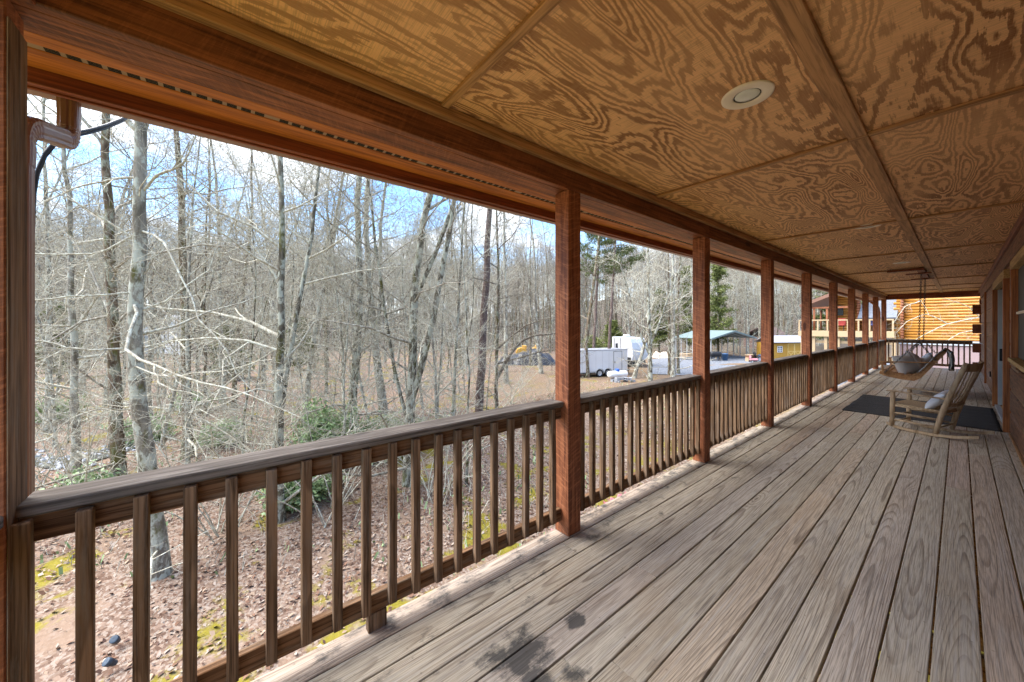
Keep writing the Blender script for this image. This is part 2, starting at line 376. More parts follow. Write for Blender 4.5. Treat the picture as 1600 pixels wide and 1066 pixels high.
# ------------------------------------------------------------------ porch floor
rng = random.Random(7)
Y0, Y1 = -0.62, 19.72           # porch ends
XR, XW = -1.735, 0.44           # inner face of the posts, face of the house wall
POSTS = [-0.62, 1.91, 4.09, 6.29, 8.50, 10.78, 13.00, 15.26, 17.40, 19.55]
PW = 0.132
deck = thing('porch_floor', kind='structure', loc=(XR, Y0, 0))
joints = {4: [2.02], 5: [1.20], 6: [1.36, 6.9], 7: [1.15], 3: [5.2], 8: [6.75], 9: [6.9, 11.2], 10: [7.3]}
xb = [-1.722 + 0.1495 * i for i in range(16)]
for i in range(16):
    if i == 0: x0, x1 = -1.875, -1.730
    else: x0, x1 = -1.722 + 0.1495 * (i - 1), -1.722 + 0.1495 * i - 0.0085
    if x0 > 0.43: break
    x1 = min(x1, 0.47)
    cuts = [Y0]
    js = joints.get(i, []); y = Y0 + rng.choice([2.4, 3.6, 4.8]) + rng.uniform(-.3, .3)
    if js:
        cuts += js; y = js[-1] + 4.88
    while y < Y1 - 1.5:
        cuts.append(y); y += rng.choice([3.66, 4.88, 4.88]) + rng.uniform(-.02, .02)
    cuts.append(Y1)
    for a, b in zip(cuts[:-1], cuts[1:]):
        dz = rng.uniform(-0.0016, 0.0); ex = rng.uniform(-0.001, 0.001)
        box_part('plank', M['plank'], deck, x0 + ex, x1 + ex, a + 0.0012, b - 0.0012, -0.038 + dz, dz, 0.0022)
rim = box_part('rim_joist', M['edge'], deck, -1.865, -1.825, Y0, Y1, -0.28, -0.041, 0.003)
j0 = MB().box(-1.82, 0.43, -0.019, 0.019, -0.24, -0.042).build('joist', M['rail_x'], deck, (XR, 0, 0))
j0.location = (0, 0.6 + 0.02, 0)
for k in range(1, 48):
    yy = Y0 + 0.02 + 0.42 * k
    if yy < Y1: inst(j0, (0, yy - Y0, 0), deck)

# ------------------------------------------------------------------ posts
plabels = {0: 'tall square post at the near left corner with a downspout behind it',
           1: 'wide red stained square post standing nearest to the camera in mid picture',
           2: 'second red stained porch post to the right of the nearest one',
           3: 'third red stained porch post, left of the yellow shed',
           4: 'fourth red stained porch post, right edge of the yellow shed',
           5: 'fifth red stained porch post, in front of the neighbour deck',
           6: 'sixth red stained porch post counted along the railing',
           7: 'seventh red stained porch post, in front of the grey shingle roof',
           8: 'last red post before the far corner of the porch',
           9: 'orange lit corner post at the far end of the porch'}
for i, y in enumerate(POSTS):
    t = thing('porch_post', plabels[i], 'post', (XR - PW / 2, y + PW / 2, 0), group='posts along the porch railing')
    wv = PW if i else 0.125
    box_part('shaft', M['post'], t, XR - wv, XR, y, y + PW, 0.001, 2.464, 0.004)
    if i == 0: box_part('facing_board', M['balus'], t, XR - .125, XR + .001, y + PW + .001, y + PW + .007, 0.0, 2.40, 0.003)
    box_part('footing_post', M['post'], t, XR - wv + .012, XR - 0.012, y + .02, y + PW - .02, GZ - .1, -0.285, 0.004)

# ------------------------------------------------------------------ beams, fascia, soffit
bt = thing('eave_beam', 'long dark red beam carried by the row of porch posts', 'beam', (-1.83, Y0, 2.466))
joint = [Y0 - .6, 4.2, 10.8, 16.0, Y1 + .12]
for a, b in zip(joint[:-1], joint[1:]):
    box_part('inner_ply', M['beam'], bt, -1.780, -1.735, a + .001, b - .001, 2.466, 2.655, 0.003)
    box_part('outer_ply', M['beam'], bt, -1.925, -1.782, a + .001, b - .001, 2.467, 2.655, 0.004)
tb = box_part('trim_strip', M['batten'], bt, -1.733, -1.692, Y0, Y1, 2.598, 2.655, 0.003)
sf = thing('eave_soffit', 'amber stained eave soffit with slotted vent outside the beam', 'soffit', (-2.05, Y0, 2.47))
for a, b in zip([Y0 - .6, 3.6, 8.5, 13.2, 17.9], [3.6, 8.5, 13.2, 17.9, Y1 + .5]):
    box_part('inner_board', M['soffit'], sf, -2.005, -1.928, a + .002, b - .002, 2.470, 2.49, 0.003)
    box_part('outer_board', M['soffit'], sf, -2.185, -2.040, a + .002, b - .002, 2.470, 2.49, 0.003)
vs_ = thing('soffit_vent', 'grey perforated vent strip running along the orange soffit', 'vent', (-2.02, Y0, 2.475))
box_part('strip', flat('dusty_vent_metal', (0.30, 0.20, 0.15), 0.6), vs_, -2.043, -2.002, Y0 - .5, Y1, 2.4745, 2.484)
slot = MB()
for k in range(3): slot.box(-0.0165 + k * 0.0115, -0.0080 + k * 0.0115, -0.0175, 0.0175, -0.001, 0.0)
s0 = slot.build('slot', M['dark'], vs_); s0.location = (-0.0025, 0.06, -0.0006)
rest = MB(); n = 0; y = Y0 + 0.15
while y < 12:
    if n % 14 == 13: y += 0.045
    if n < 120: inst(s0, (-0.0025, y - Y0, -0.0006), vs_)
    else:
        for k in range(3): rest.box(-2.039 + k * 0.0115, -2.0305 + k * 0.0115, y - .0175, y + .0175, 2.4734, 2.4744)
    y += 0.0505; n += 1
tag(rest.build('slot_row', M['dark'], vs_), kind='stuff')
fa = thing('eave_fascia', 'dark red fascia board along the outer edge of the eave', 'fascia', (-2.2, Y0, 2.41))
for a, b in zip([Y0 - .6, 5.1, 10.2, 15.1], [5.1, 10.2, 15.1, Y1 + .55]):
    box_part('board', M['fascia'], fa, -2.222, -2.187, a + .001, b - .001, 2.412, 2.60, 0.003)
    box_part('drip_edge', M['fascia'], fa, -2.240, -2.2235, a + .001, b - .001, 2.405, 2.60, 0.002)
gu = thing('roof_gutter', 'brown metal gutter hung outside the fascia board', 'gutter', (-2.3, Y0, 2.5))
MB().box(-2.52, -2.243, Y0 - .6, Y1 + .55, 2.50, 2.504).box(-2.524, -2.521, Y0 - .6, Y1 + .55, 2.50, 2.60).build('trough', M['brownmetal'], gu, (-2.3, Y0, 2.5))
# end beams and their soffits
for nm, ya, yb, lab in (('near', Y0 - .02, Y0 + .13, 'red cross beam over the near end of the porch'), ('far', 19.52, 19.70, 'red cross beam over the far end of the porch')):
    e = thing('end_beam', lab, 'beam', (-0.6, ya, 2.466))
    box_part('timber', M['beam_x'], e, -1.733, XW + .3, ya, yb, 2.466, 2.655, 0.004)
br = thing('corner_brace', 'short red diagonal brace under the beam at the top left corner', 'brace', (-1.75, -.5, 2.4))
MB().bar((-1.72, -0.475, 2.452), (-1.30, -0.56, 2.452), 0.10, 0.025).build('timber', M['beam_x'], br, (-1.5, -.5, 2.45), 0.003)
# roof over the porch
rf = thing('porch_roof', 'sloping shingle roof above the porch, hidden by its ceiling', 'roof', (0, Y0, 2.7))
MB().add([(-2.36, Y0 - .7, 2.56), (-2.36, Y1 + .6, 2.56), (4.5, Y1 + .6, 5.4), (4.5, Y0 - .7, 5.4), (-2.36, Y0 - .7, 2.62), (-2.36, Y1 + .6, 2.62), (4.5, Y1 + .6, 5.46), (4.5, Y0 - .7, 5.46)],
         [(0, 1, 2, 3), (7, 6, 5, 4), (0, 4, 5, 1), (1, 5, 6, 2), (2, 6, 7, 3), (3, 7, 4, 0)]).build('shingles', M['black'], rf, (0, Y0, 2.7))

# ------------------------------------------------------------------ ceiling
ce = thing('porch_ceiling', kind='structure', loc=(0, Y0, 2.66))
BAT = [Y0 - .5, 0.91, 3.03, 5.79, 8.40, 11.0, 13.65, 16.1, 17.85, Y1]
LX = -0.385
for a, b in zip(BAT[:-1], BAT[1:]):
    box_part('panel', M['ply'], ce, -1.735, LX - .002, a + .002, b - .002, 2.660, 2.672)
    box_part('panel', M['ply'], ce, LX + .002, XW + .05, a + .002, b - .002, 2.660, 2.672)
    box_part('long_batten', M['batten'], ce, LX - .045, LX + .04, a + .0, b - .026, 2.641, 2.6585, 0.003)
for y in BAT[1:-1]:
    for (xa, xc) in ((-1.691, LX - .047), (LX + .042, XW - .03)):
        box_part('cross_batten', M['batten_x'], ce, xa, xc, y - .022, y + .022, 2.6395, 2.6585, 0.003)
    box_part('cross_batten', M['batten_x'], ce, LX - .0455, LX + .0405, y - .0225, y + .0225, 2.6395, 2.6585, 0.003)
# recessed lights
for k, (y, lab) in enumerate(((2.06, 'large round recessed ceiling light nearest the camera'), (5.87, 'second round recessed ceiling light from the camera'),
                              (9.78, 'third recessed light, a thin pale ellipse far along the ceiling'), (13.7, 'farthest recessed light, beyond the swing'))):
    t = thing('recessed_light', lab, 'ceiling light', (-0.67, y, 2.659), group='recessed lights in the porch ceiling')
    MB().lathe([(0.114, 0.0), (0.113, -0.006), (0.105, -0.008), (0.066, -0.008), (0.060, -0.004), (0.058, 0.0)], 40).build('trim_ring', M['cream'], None, smooth=True).parent = t
    MB().lathe([(0.0595, -0.0045), (0.059, -0.0015), (0.054, -0.001)], 40).build('inner_lip', M['dark'], None).parent = t
    MB().lathe([(0.054, -0.0012), (0.05, -0.004), (0.03, -0.0065), (0.0, -0.0075)], 32).build('lens', M['lens'], None, smooth=True).parent = t

# ------------------------------------------------------------------ railings
bal0 = MB().box(-0.019, 0.019, -0.019, 0.019, 0.115, 0.912)
bal_mesh = None
def railing(ya, yb, lab, k):
    global bal_mesh
    t = thing('porch_railing', lab, 'railing', (-1.82, ya, 0), group='railing sections between the porch posts')
    tilt = 0.0
    if k == 0:
        # cap ends in a mitre at the near corner post
        c = MB().add([(-1.775, ya - .0, .915), (-1.92, ya + .0, .915), (-1.92, yb, .915), (-1.775, yb, .915), (-1.775, ya + .0, .953), (-1.92, ya + .0, .953), (-1.92, yb, .953), (-1.775, yb, .953)],
                     [(0, 1, 2, 3), (7, 6, 5, 4), (0, 4, 5, 1), (1, 5, 6, 2), (2, 6, 7, 3), (3, 7, 4, 0)]).build('top_cap', M['cap'], t, (-1.85, (ya + yb) / 2, .93), 0.006)
    else:
        box_part('top_cap', M['cap'], t, -1.915, -1.772, ya, yb, .915, .953, 0.006)
    box_part('upper_rail', M['rail'], t, -1.842, -1.804, ya, yb, .826, .913, 0.003)
    box_part('lower_rail', M['rail'], t, -1.842, -1.804, ya, yb, .088, .178, 0.003)
    n = 18 if k == 0 else 17
    if k == 0: ys = [-0.345 + 0.1263 * i for i in range(n)]
    else:
        m = int(round((yb - ya) / 0.1263)); ys = [ya + (i + .5) * (yb - ya) / m for i in range(m)]
    for y in ys:
        if bal_mesh is None:
            b = bal0.build('baluster', M['balus'], t, (0, 0, 0), 0.0025); bal_mesh = b
            b.location = (-1.783 + 1.82, y - ya, 0)
        else: b = inst(bal_mesh, (-1.783 + 1.82, y - ya, 0), t)
        b.rotation_euler = (rng.uniform(-.004, .004), rng.uniform(-.004, .004), rng.uniform(-.05, .05))
        b.location.z += rng.uniform(-.008, .004)
    if k == 0:
        box_part('support_block', M['balus'], t, -1.842, -1.80, 0.555, 0.645, -0.002, .086, 0.003)
        box_part('nailer', M['balus'], t, -1.775, -1.737, ya + .002, ya + .04, 0.0, .912, 0.003)
rl = ['nearest railing section, dark weathered, left of the nearest post', 'railing section between the first and second red posts',
      'railing section between the second and third red posts', 'railing section in front of the yellow shed', 'fifth railing section from the near corner',
      'sixth railing section from the near corner', 'seventh railing section, below the neighbour deck', 'eighth railing section from the near corner', 'last long railing section before the far corner post']
for k in range(9):
    railing(POSTS[k] + PW + .001, POSTS[k + 1] - .001, rl[k], k)
# end railings
def end_rail(y, lab, nb):
    t = thing('end_railing', lab, 'railing', (-0.6, y, 0))
    box_part('top_cap', M['cap_x'], t, -1.733, XW - .16, y - .07, y + .07, .945, .983, 0.005)
    box_part('upper_rail', M['rail_x'], t, -1.733, XW - .16, y + .0, y + .038, .85, .943, 0.003)
    box_part('lower_rail', M['rail_x'], t, -1.733, XW - .16, y + .0, y + .038, .07, .15, 0.003)
    for i in range(nb):
        b = inst(bal_mesh, (-1.733 + (i + .5) * (XW - .16 + 1.733) / nb + .6, -.02, .02), t)
end_rail(19.62, 'brown cross railing at the far end of the porch', 17)
er = thing('near_end_railing', 'end of a weathered rail touching the left edge of the picture', 'railing', (-0.6, Y0, 0))
box_part('top_cap', M['cap_x'], er, -1.733, XW, Y0 - .01, Y0 + .13, .915, .953, 0.005)
box_part('upper_rail', M['rail_x'], er, -1.733, XW, Y0 + .03, Y0 + .068, .826, .913, 0.003)
box_part('lower_rail', M['rail_x'], er, -1.733, XW, Y0 + .03, Y0 + .068, .088, .178, 0.003)
for i in range(14): inst(bal_mesh, (-1.65 + i * .147 + .6, .09, 0), er)

# ------------------------------------------------------------------ house wall
hs = thing('log_house', 'dark stained timber wall of the house along the right side of the porch', 'house', (XW, 6, 0))
DY0, DY1, DZ = 8.58, 11.25, 2.16
WY0, WY1, WZ0, WZ1 = 5.9, 7.62, 1.10, 2.19
seams = [0.0] + [0.293 + 0.3146 * k for k in range(7)] + [2.36]
def segs(z0, z1):
    out = []; cuts = []
    if z0 < DZ + .02: cuts.append((DY0 - .02, DY1 + .02))
    if z1 > WZ0 - .06 and z0 < WZ1 + .05: cuts.append((WY0 - .06, WY1 + .06))
    cuts.sort(); y = Y0
    for a, b in cuts: out.append((y, a)); y = b
    out.append((y, 19.2)); return out
for a, b in zip(seams[:-1], seams[1:]):
    for (ya, yb) in segs(a, b):
        if yb - ya < .03: continue
        L = MB().add([(XW + .03, ya, a), (XW, ya, a + .028), (XW, ya, b - .022), (XW + .03, ya, b), (XW + .15, ya, b), (XW + .15, ya, a),
                      (XW + .03, yb, a), (XW, yb, a + .028), (XW, yb, b - .022), (XW + .03, yb, b), (XW + .15, yb, b), (XW + .15, yb, a)],
                     [(0, 1, 7, 6), (1, 2, 8, 7), (2, 3, 9, 8), (3, 4, 10, 9), (4, 5, 11, 10), (5, 0, 6, 11), (0, 5, 4, 3, 2, 1), (6, 7, 8, 9, 10, 11)])
        L.build('timber', M['logwall'], hs, (XW + .07, (ya + yb) / 2, (a + b) / 2), 0.002)
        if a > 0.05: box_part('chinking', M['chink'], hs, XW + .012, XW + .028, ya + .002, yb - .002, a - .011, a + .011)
box_part('header_board', M['logwall'], hs, XW - .02, XW + .14, Y0, 19.2, 2.362, 2.56, 0.003)
box_part('ceiling_trim', M['beam'], hs, XW - .045, XW + .10, Y0, 19.3, 2.562, 2.657, 0.004)
box_part('base_board', M['batten'], hs, XW - .018, XW - .001, Y0, DY0 - .2, 0.002, 0.028, 0.003)
# stacked log ends at the far corner
for k, (a, b) in enumerate(zip(seams[:-1], seams[1:])):
    if k % 2 == 0: MB().box(XW - .17, XW + .4, 19.22, 19.42, a, b - .01).build('log_end', M['beam_x'], hs, (XW, 19.3, a), 0.01)
    else: MB().box(XW - .03, XW + .4, 19.24, 19.40, a, b - .01).build('log_end', M['beam_x'], hs, (XW, 19.3, a), 0.01)
box_part('corner_board', M['trimo'], hs, XW - .035, XW - .001, 15.4, 15.52, 0.0, 2.36, 0.003)
# body of the house behind the wall
box_part('rear_wall', M['logwall'], hs, XW + .16, 8.0, Y0, 19.2, GZ, 2.66)
# sliding door
dr = thing('door'); dr.location = (XW, DY0, 0)
dr.name = 'door'; dr.parent = hs; dr.location = Vector((XW, DY0, 0)) - hs.location
def sub(name, mat, x0, x1, y0, y1, z0, z1, bev=0.0, par=None, base=(XW, DY0, 0)):
    o = MB().box(x0, x1, y0, y1, z0, z1).build(name, mat, None, ((x0 + x1) / 2, (y0 + y1) / 2, (z0 + z1) / 2), bev)
    o.parent = par; o.location = o.location - Vector(base); return o
sub('jamb', M['trimo'], XW - .055, XW + .03, DY0 - .02, DY0 + .075, 0, DZ, .003, dr)
sub('jamb', M['trimo'], XW - .055, XW + .03, DY1 - .08, DY1 + .02, 0, DZ, .003, dr)
sub('head_trim', M['trimy'], XW - .05, XW + .03, DY0 - .02, DY1 + .02, DZ + .001, DZ + .13, .003, dr)
sub('sill', M['steel'], XW - .03, XW + .03, DY0 + .08, DY1 - .08, 0.002, 0.035, .003, dr)
sub('fixed_panel', M['glass'], XW + .04, XW + .05, DY0 + .09, 9.9, 0.05, DZ - .04, 0, dr)
sub('sliding_panel', M['glass'], XW + .07, XW + .08, 9.8, DY1 - .09, 0.05, DZ - .04, 0, dr)
for yy in (DY0 + .076, 9.86, DY1 - .13):
    sub('stile', M['steel'], XW + .005, XW + .06, yy, yy + .05, 0.036, DZ - .005, .003, dr)
sub('handle', M['black'], XW - .03, XW + .004, 9.87, 9.89, 0.92, 1.12, .004, dr)
# window
wd = thing('window'); wd.parent = hs; wd.location = Vector((XW, WY0, WZ0)) - hs.location
wb = (XW, WY0, WZ0)
sub('side_trim', M['trimo'], XW - .04, XW + .03, WY1 - .035, WY1 + .055, WZ0 - .001, WZ1, .003, wd, wb)
sub('side_trim', M['trimo'], XW - .04, XW + .03, WY0 - .055, WY0 + .035, WZ0 - .001, WZ1, .003, wd, wb)
sub('head_trim', M['trimy'], XW - .045, XW + .03, WY0 - .055, WY1 + .055, WZ1 + .001, WZ1 + .1, .003, wd, wb)
sub('sill', M['trimy'], XW - .06, XW + .03, WY0 - .055, WY1 + .055, WZ0 - .05, WZ0 - .002, .003, wd, wb)
sub('screen', M['screen'], XW + .012, XW + .016, WY0 + .04, WY1 - .04, WZ0 + .01, WZ1 - .01, 0, wd, wb)
sub('pane', M['glass'], XW + .03, XW + .036, WY0 + .04, WY1 - .04, WZ0 + .01, WZ1 - .01, 0, wd, wb)
sub('meeting_rail', M['cream'], XW - .004, XW + .012, WY0 + .04, WY1 - .04, 1.635, 1.665, .002, wd, wb)
ol = thing('outlet_box', 'small dark electrical box low on the wall beyond the door', 'outlet', (XW, 13.3, .42))
MB().box(-.02, 0, -.04, .04, -.06, .06).build('cover', M['black'], None, None, .004).parent = ol

# ------------------------------------------------------------------ downspouts, cable
ds = thing('downspout', 'brown corrugated metal downspout with two elbows behind the near corner post', 'downspout', (-2.02, -.60, 1.5))
def fluted(pts, a, b, name, ribs=False):
    """rectangular fluted pipe swept along pts"""
    mb = MB(); ring = []
    for q in range(28):
        th = 2 * math.pi * q / 28; cx, sy = math.cos(th), math.sin(th)
        k = 1.0 / max(abs(cx), abs(sy)); k = min(k, 1.22)
        fl = 1.0 - (0.10 if q % 4 == 2 else 0.0)
        ring.append((cx * k * a * fl, sy * k * b * fl))
    vs, fs = [], []; P_ = [Vector(p) for p in pts]
    for i, p in enumerate(P_):
        t = (P_[min(i + 1, len(P_) - 1)] - P_[max(i - 1, 0)]).normalized()
        sx = Vector((0, 1, 0)); sx = (sx - t * sx.dot(t)).normalized(); sz = t.cross(sx)
        sc = 1.0 + (0.06 if (ribs and i % 2) else 0.0)
        for (u, v) in ring: vs.append(p + sx * u * sc + sz * v * sc)
    n_ = len(ring)
    for i in range(len(P_) - 1):
        for k in range(n_):
            k2 = (k + 1) % n_; fs.append((i * n_ + k, i * n_ + k2, (i + 1) * n_ + k2, (i + 1) * n_ + k))
    mb.add(vs, fs); mb.build(name, M['brownmetal'], ds, (-2.02, -.6, 1.5), smooth=False)
def arc(c, r, a0, a1, n, y): return [(c[0] + r * math.cos(math.radians(a0 + (a1 - a0) * i / n)), y, c[1] + r * math.sin(math.radians(a0 + (a1 - a0) * i / n))) for i in range(n + 1)]
yd = -.572
def bend(pts, n=6):
    P_ = [Vector(p) for p in pts]; out = [P_[0]]
    for i in range(1, len(P_) - 1):
        a0, a1 = P_[i].lerp(P_[i - 1], .45), P_[i].lerp(P_[i + 1], .45)
        for k in range(n + 1):
            t_ = k / n; out.append(a0.lerp(P_[i], t_).lerp(P_[i].lerp(a1, t_), t_))
    return out + [P_[-1]]
fluted([(-2.150, yd, GZ + .2), (-2.150, yd, 0.6), (-2.150, yd, 1.2), (-2.150, yd, 2.10)], .027, .036, 'pipe')
fluted(bend([(-2.150, yd, 2.09), (-2.150, yd, 2.235), (-2.30, yd + .02, 2.275)], 12), .029, .038, 'lower_elbow', True)
fluted([(-2.27, yd + .016, 2.268), (-2.37, yd + .03, 2.292)], .028, .037, 'cross_pipe')
fluted(bend([(-2.35, yd + .026, 2.288), (-2.47, yd + .045, 2.315), (-2.475, yd + .045, 2.44)], 12), .029, .038, 'upper_elbow', True)
fluted([(-2.475, yd + .045, 2.42), (-2.475, yd + .045, 2.47), (-2.475, yd + .045, 2.52)], .030, .038, 'outlet', True)
cb = thing('utility_cable', 'black cable pair drooping from the eave behind the downspout', 'cable', (-2.6, -.5, 2.2))
for o_ in (0.0, 0.012):
    pts = [at(212, 172, 2.6), at(190, 186, 2.35), at(165, 196, 2.15), at(140, 203, 2.0), at(110, 209, 1.9), at(85, 222, 1.85), at(70, 240, 1.82), at(58, 268, 1.8), at(53, 300, 1.8), at(50, 380, 1.8), at(46, 520, 1.8)]
    pts = [p + Vector((-o_, -o_ * .2, -o_)) for p in pts]
    MB().tube(pts, 0.0075, 8).build('strand', M['black'], cb, (-2.6, -.5, 2.2), smooth=True)
d2 = thing('far_downspout', 'orange painted downspout curving down outside the far corner post', 'downspout', (-2.1, 19.9, 1))
MB().tube([(-2.25, 20.05, 2.52), (-2.22, 20.05, 2.45), (-2.10, 20.05, 2.33), (-2.0, 20.05, 2.2), (-1.97, 20.05, 2.0), (-1.97, 20.05, 0.5), (-1.97, 20.05, GZ)], .045, 10).build('pipe', M['trimo'], d2, (-2.1, 19.9, 1), smooth=True)

# ------------------------------------------------------------------ rug
g = NT('woven_black_rug', 0.95, 0.1); v = g.obj()
st = g.noise(g.mapg(v, (3, 60, 3)), 1.0, 2, 0.5); wv = g.n('ShaderNodeTexBrick'); g.put(g.mapg(v, (1, 1, 1)), wv.inputs['Vector'])
wv.inputs['Scale'].default_value = 26; wv.inputs['Color1'].default_value = (.065, .063, .062, 1); wv.inputs['Color2'].default_value = (.042, .041, .041, 1); wv.inputs['Mortar'].default_value = (.018, .018, .02, 1)
g.col(g.mix(g.ramp(st, [(0.45, 0.0), (0.7, 0.6)]), wv.outputs[0], (.085, .085, .092))); g.bump(wv.outputs['Fac'], 0.4, .003); M['rug'] = g.m
rg = MB(); nx, ny = 30, 34; rv = []
for j in range(ny + 1):
    for i in range(nx + 1):
        x = -1.30 + 1.68 * i / nx; y = 8.52 + 2.25 * j / ny
        x += .004 * math.sin(y * 7) * (1 if i in (0, nx) else 0)
        rv.append((x, y, 0.010 + .003 * math.sin(x * 5 + y * 3) + .002 * math.sin(y * 17)))
rfz = [(j * (nx + 1) + i, j * (nx + 1) + i + 1, (j + 1) * (nx + 1) + i + 1, (j + 1) * (nx + 1) + i) for j in range(ny) for i in range(nx)]
rg.add(rv, rfz)
o = rg.build('door_rug', M['rug'], None, (-.46, 9.65, 0), smooth=True)
md = o.modifiers.new('t', 'SOLIDIFY'); md.thickness = .008; md.offset = -1
tag(o, 'black woven rug lying before the sliding door', 'rug')

# ------------------------------------------------------------------ rocking chair
def rocking_chair():
    g = NT('weathered_hickory_wood', 0.75, 0.2); v = g.obj(); fb = g.noise(g.mapg(v, (30, 30, 5)), 1.0, 4, .6)
    g.col(g.ramp(fb, [(0.3, (.26, .175, .10)), (0.5, (.43, .31, .195)), (0.75, (.56, .43, .29))])); g.bump(fb, .4, .003); hw = g.m
    t = thing('rocking_chair', 'weathered pole frame rocking chair beside the black rug', 'rocking chair')
    # local: front = -X, width along Y (near side y=-.27)
    for s in (-.27, .27):
        MB().tube([(-.34, s, .05), (-.335, s, .30), (-.33, s, .56)], [.026, .030, .027], 12).build('front_post', hw, t, smooth=True)
        MB().tube([(.11, s, .045), (.155, s, .28), (.25, s, .62), (.37, s, .98), (.39, s * .98, 1.05)], [.027, .032, .031, .030, .024], 12).build('back_post', hw, t, smooth=True)
        rk = [(-.40, s, .070), (-.30, s, .035), (-.12, s, .018), (.08, s, .018), (.25, s, .035), (.40, s, .066), (.50, s, .095)]
        m = MB(); vs = []; fs = []
        for p in rk:
            for dy, dz in ((-.014, -.014), (.014, -.014), (.014, .024), (-.014, .024)): vs.append((p[0], p[1] + dy, p[2] + dz))
        for i in range(len(rk) - 1):
            for k in range(4):
                k2 = (k + 1) % 4; fs.append((i * 4 + k, i * 4 + k2, (i + 1) * 4 + k2, (i + 1) * 4 + k))
        fs += [(3, 2, 1, 0), tuple(range(24, 28))]
        m.add(vs, fs).build('rocker', hw, t, None, .003)
        arm = MB(); av = []
        for (x, z, wv_) in ((-.40, .566, .030), (-.30, .570, .036), (-.10, .558, .030), (.10, .545, .024), (.24, .54, .022)):
            for dy, dz in ((-wv_, -.009), (wv_, -.009), (wv_, .009), (-wv_, .009)): av.append((x, s + dy, z + dz))
        af = [(3, 2, 1, 0), (16, 17, 18, 19)]
        for i in range(4):
            for k in range(4):
                k2 = (k + 1) % 4; af.append((i * 4 + k, i * 4 + k2, (i + 1) * 4 + k2, (i + 1) * 4 + k))
        arm.add(av, af).build('armrest', hw, t, None, .004)
        for z, z2 in ((.355, .345), (.25, .245), (.145, .14)):
            MB().tube([(-.335, s, z), (.15 if z > .3 else .13, s, z2)], .0125, 8).build('side_rung', hw, t, smooth=True)
    for z in (.37, .20, .11): MB().tube([(-.337, -.27, z), (-.337, .27, z)], .012, 8).build('front_rung', hw, t, smooth=True)
    for z, x in ((.33, .165), (.13, .125)): MB().tube([(x, -.27, z), (x, .27, z)], .012, 8).build('rear_rung', hw, t, smooth=True)
    # woven seat, slightly dished
    g = NT('woven_seat_splint', .8, .2); v = g.obj(); ck = g.n('ShaderNodeTexChecker'); g.put(v, ck.inputs[0]); ck.inputs['Scale'].default_value = 45
    ck.inputs[1].default_value = (.36, .25, .14, 1); ck.inputs[2].default_value = (.50, .38, .24, 1); g.col(ck.outputs[0]); g.bump(ck.outputs[1], .5, .003)
    m = MB(); n = 10; vs = []
    for top in (1, 0):
        for j in range(n + 1):
            for i in range(n + 1):
                x = -.345 + .51 * i / n; y = -.265 + .53 * j / n
                d = -.022 * (1 - ((i / n) * 2 - 1) ** 2) * (1 - ((j / n) * 2 - 1) ** 2)
                vs.append((x, y, (.395 if top else .368) + d - .03 * i / n))
    N = (n + 1) ** 2; fs = []
    for j in range(n):
        for i in range(n):
            a = j * (n + 1) + i; fs.append((a, a + 1, a + n + 2, a + n + 1)); fs.append((N + a + n + 1, N + a + n + 2, N + a + 1, N + a))
    edge = [i for i in range(n)] + [i * (n + 1) + n for i in range(n)] + [n * (n + 1) + n - i for i in range(n)] + [(n - i) * (n + 1) for i in range(n)]
    for a, b in zip(edge, edge[1:] + edge[:1]): fs.append((b, a, N + a, N + b))
    m.add(vs, fs).build('woven_seat', g.m, t)
    # back: top rail, lower rail, curved slats
    def bk(f, s): # point along back posts
        return Vector((.165 + .215 * f, s, .36 + .67 * f))
    for f, h in ((.93, .055), (.14, .028)):
        m = MB(); vs = []; fs = []
        for i in range(9):
            s = -.26 + .52 * i / 8; q = bk(f, s); bow = .045 * (1 - (s / .27) ** 2)
            for dx, dz in ((-.009, -h), (.009, -h), (.009 + .02, h), (-.009 + .02, h)): vs.append((q.x + bow + dx, s, q.z + dz))
        for i in range(8):
            for k in range(4):
                k2 = (k + 1) % 4; fs.append((i * 4 + k, i * 4 + k2, (i + 1) * 4 + k2, (i + 1) * 4 + k))
        fs += [(3, 2, 1, 0), (32, 33, 34, 35)]
        m.add(vs, fs).build('back_rail', hw, t, None, .003)
    for i in range(6):
        s = -.19 + .38 * i / 5; bow = .045 * (1 - (s / .27) ** 2)
        a, b = bk(.16, s), bk(.5, s), ; c = bk(.90, s)
        MB().tube([a + Vector((bow, 0, 0)), b + Vector((bow + .015, 0, 0)), c + Vector((bow + .01, 0, 0))], [.012, .014, .012], 8, flat=.6).build('back_slat', hw, t, smooth=True)
    t.scale = (.95, .95, .97); t.location = (-.235, 7.74, 0); t.rotation_euler = (0, 0, math.radians(-15)); return t
rocking_chair()
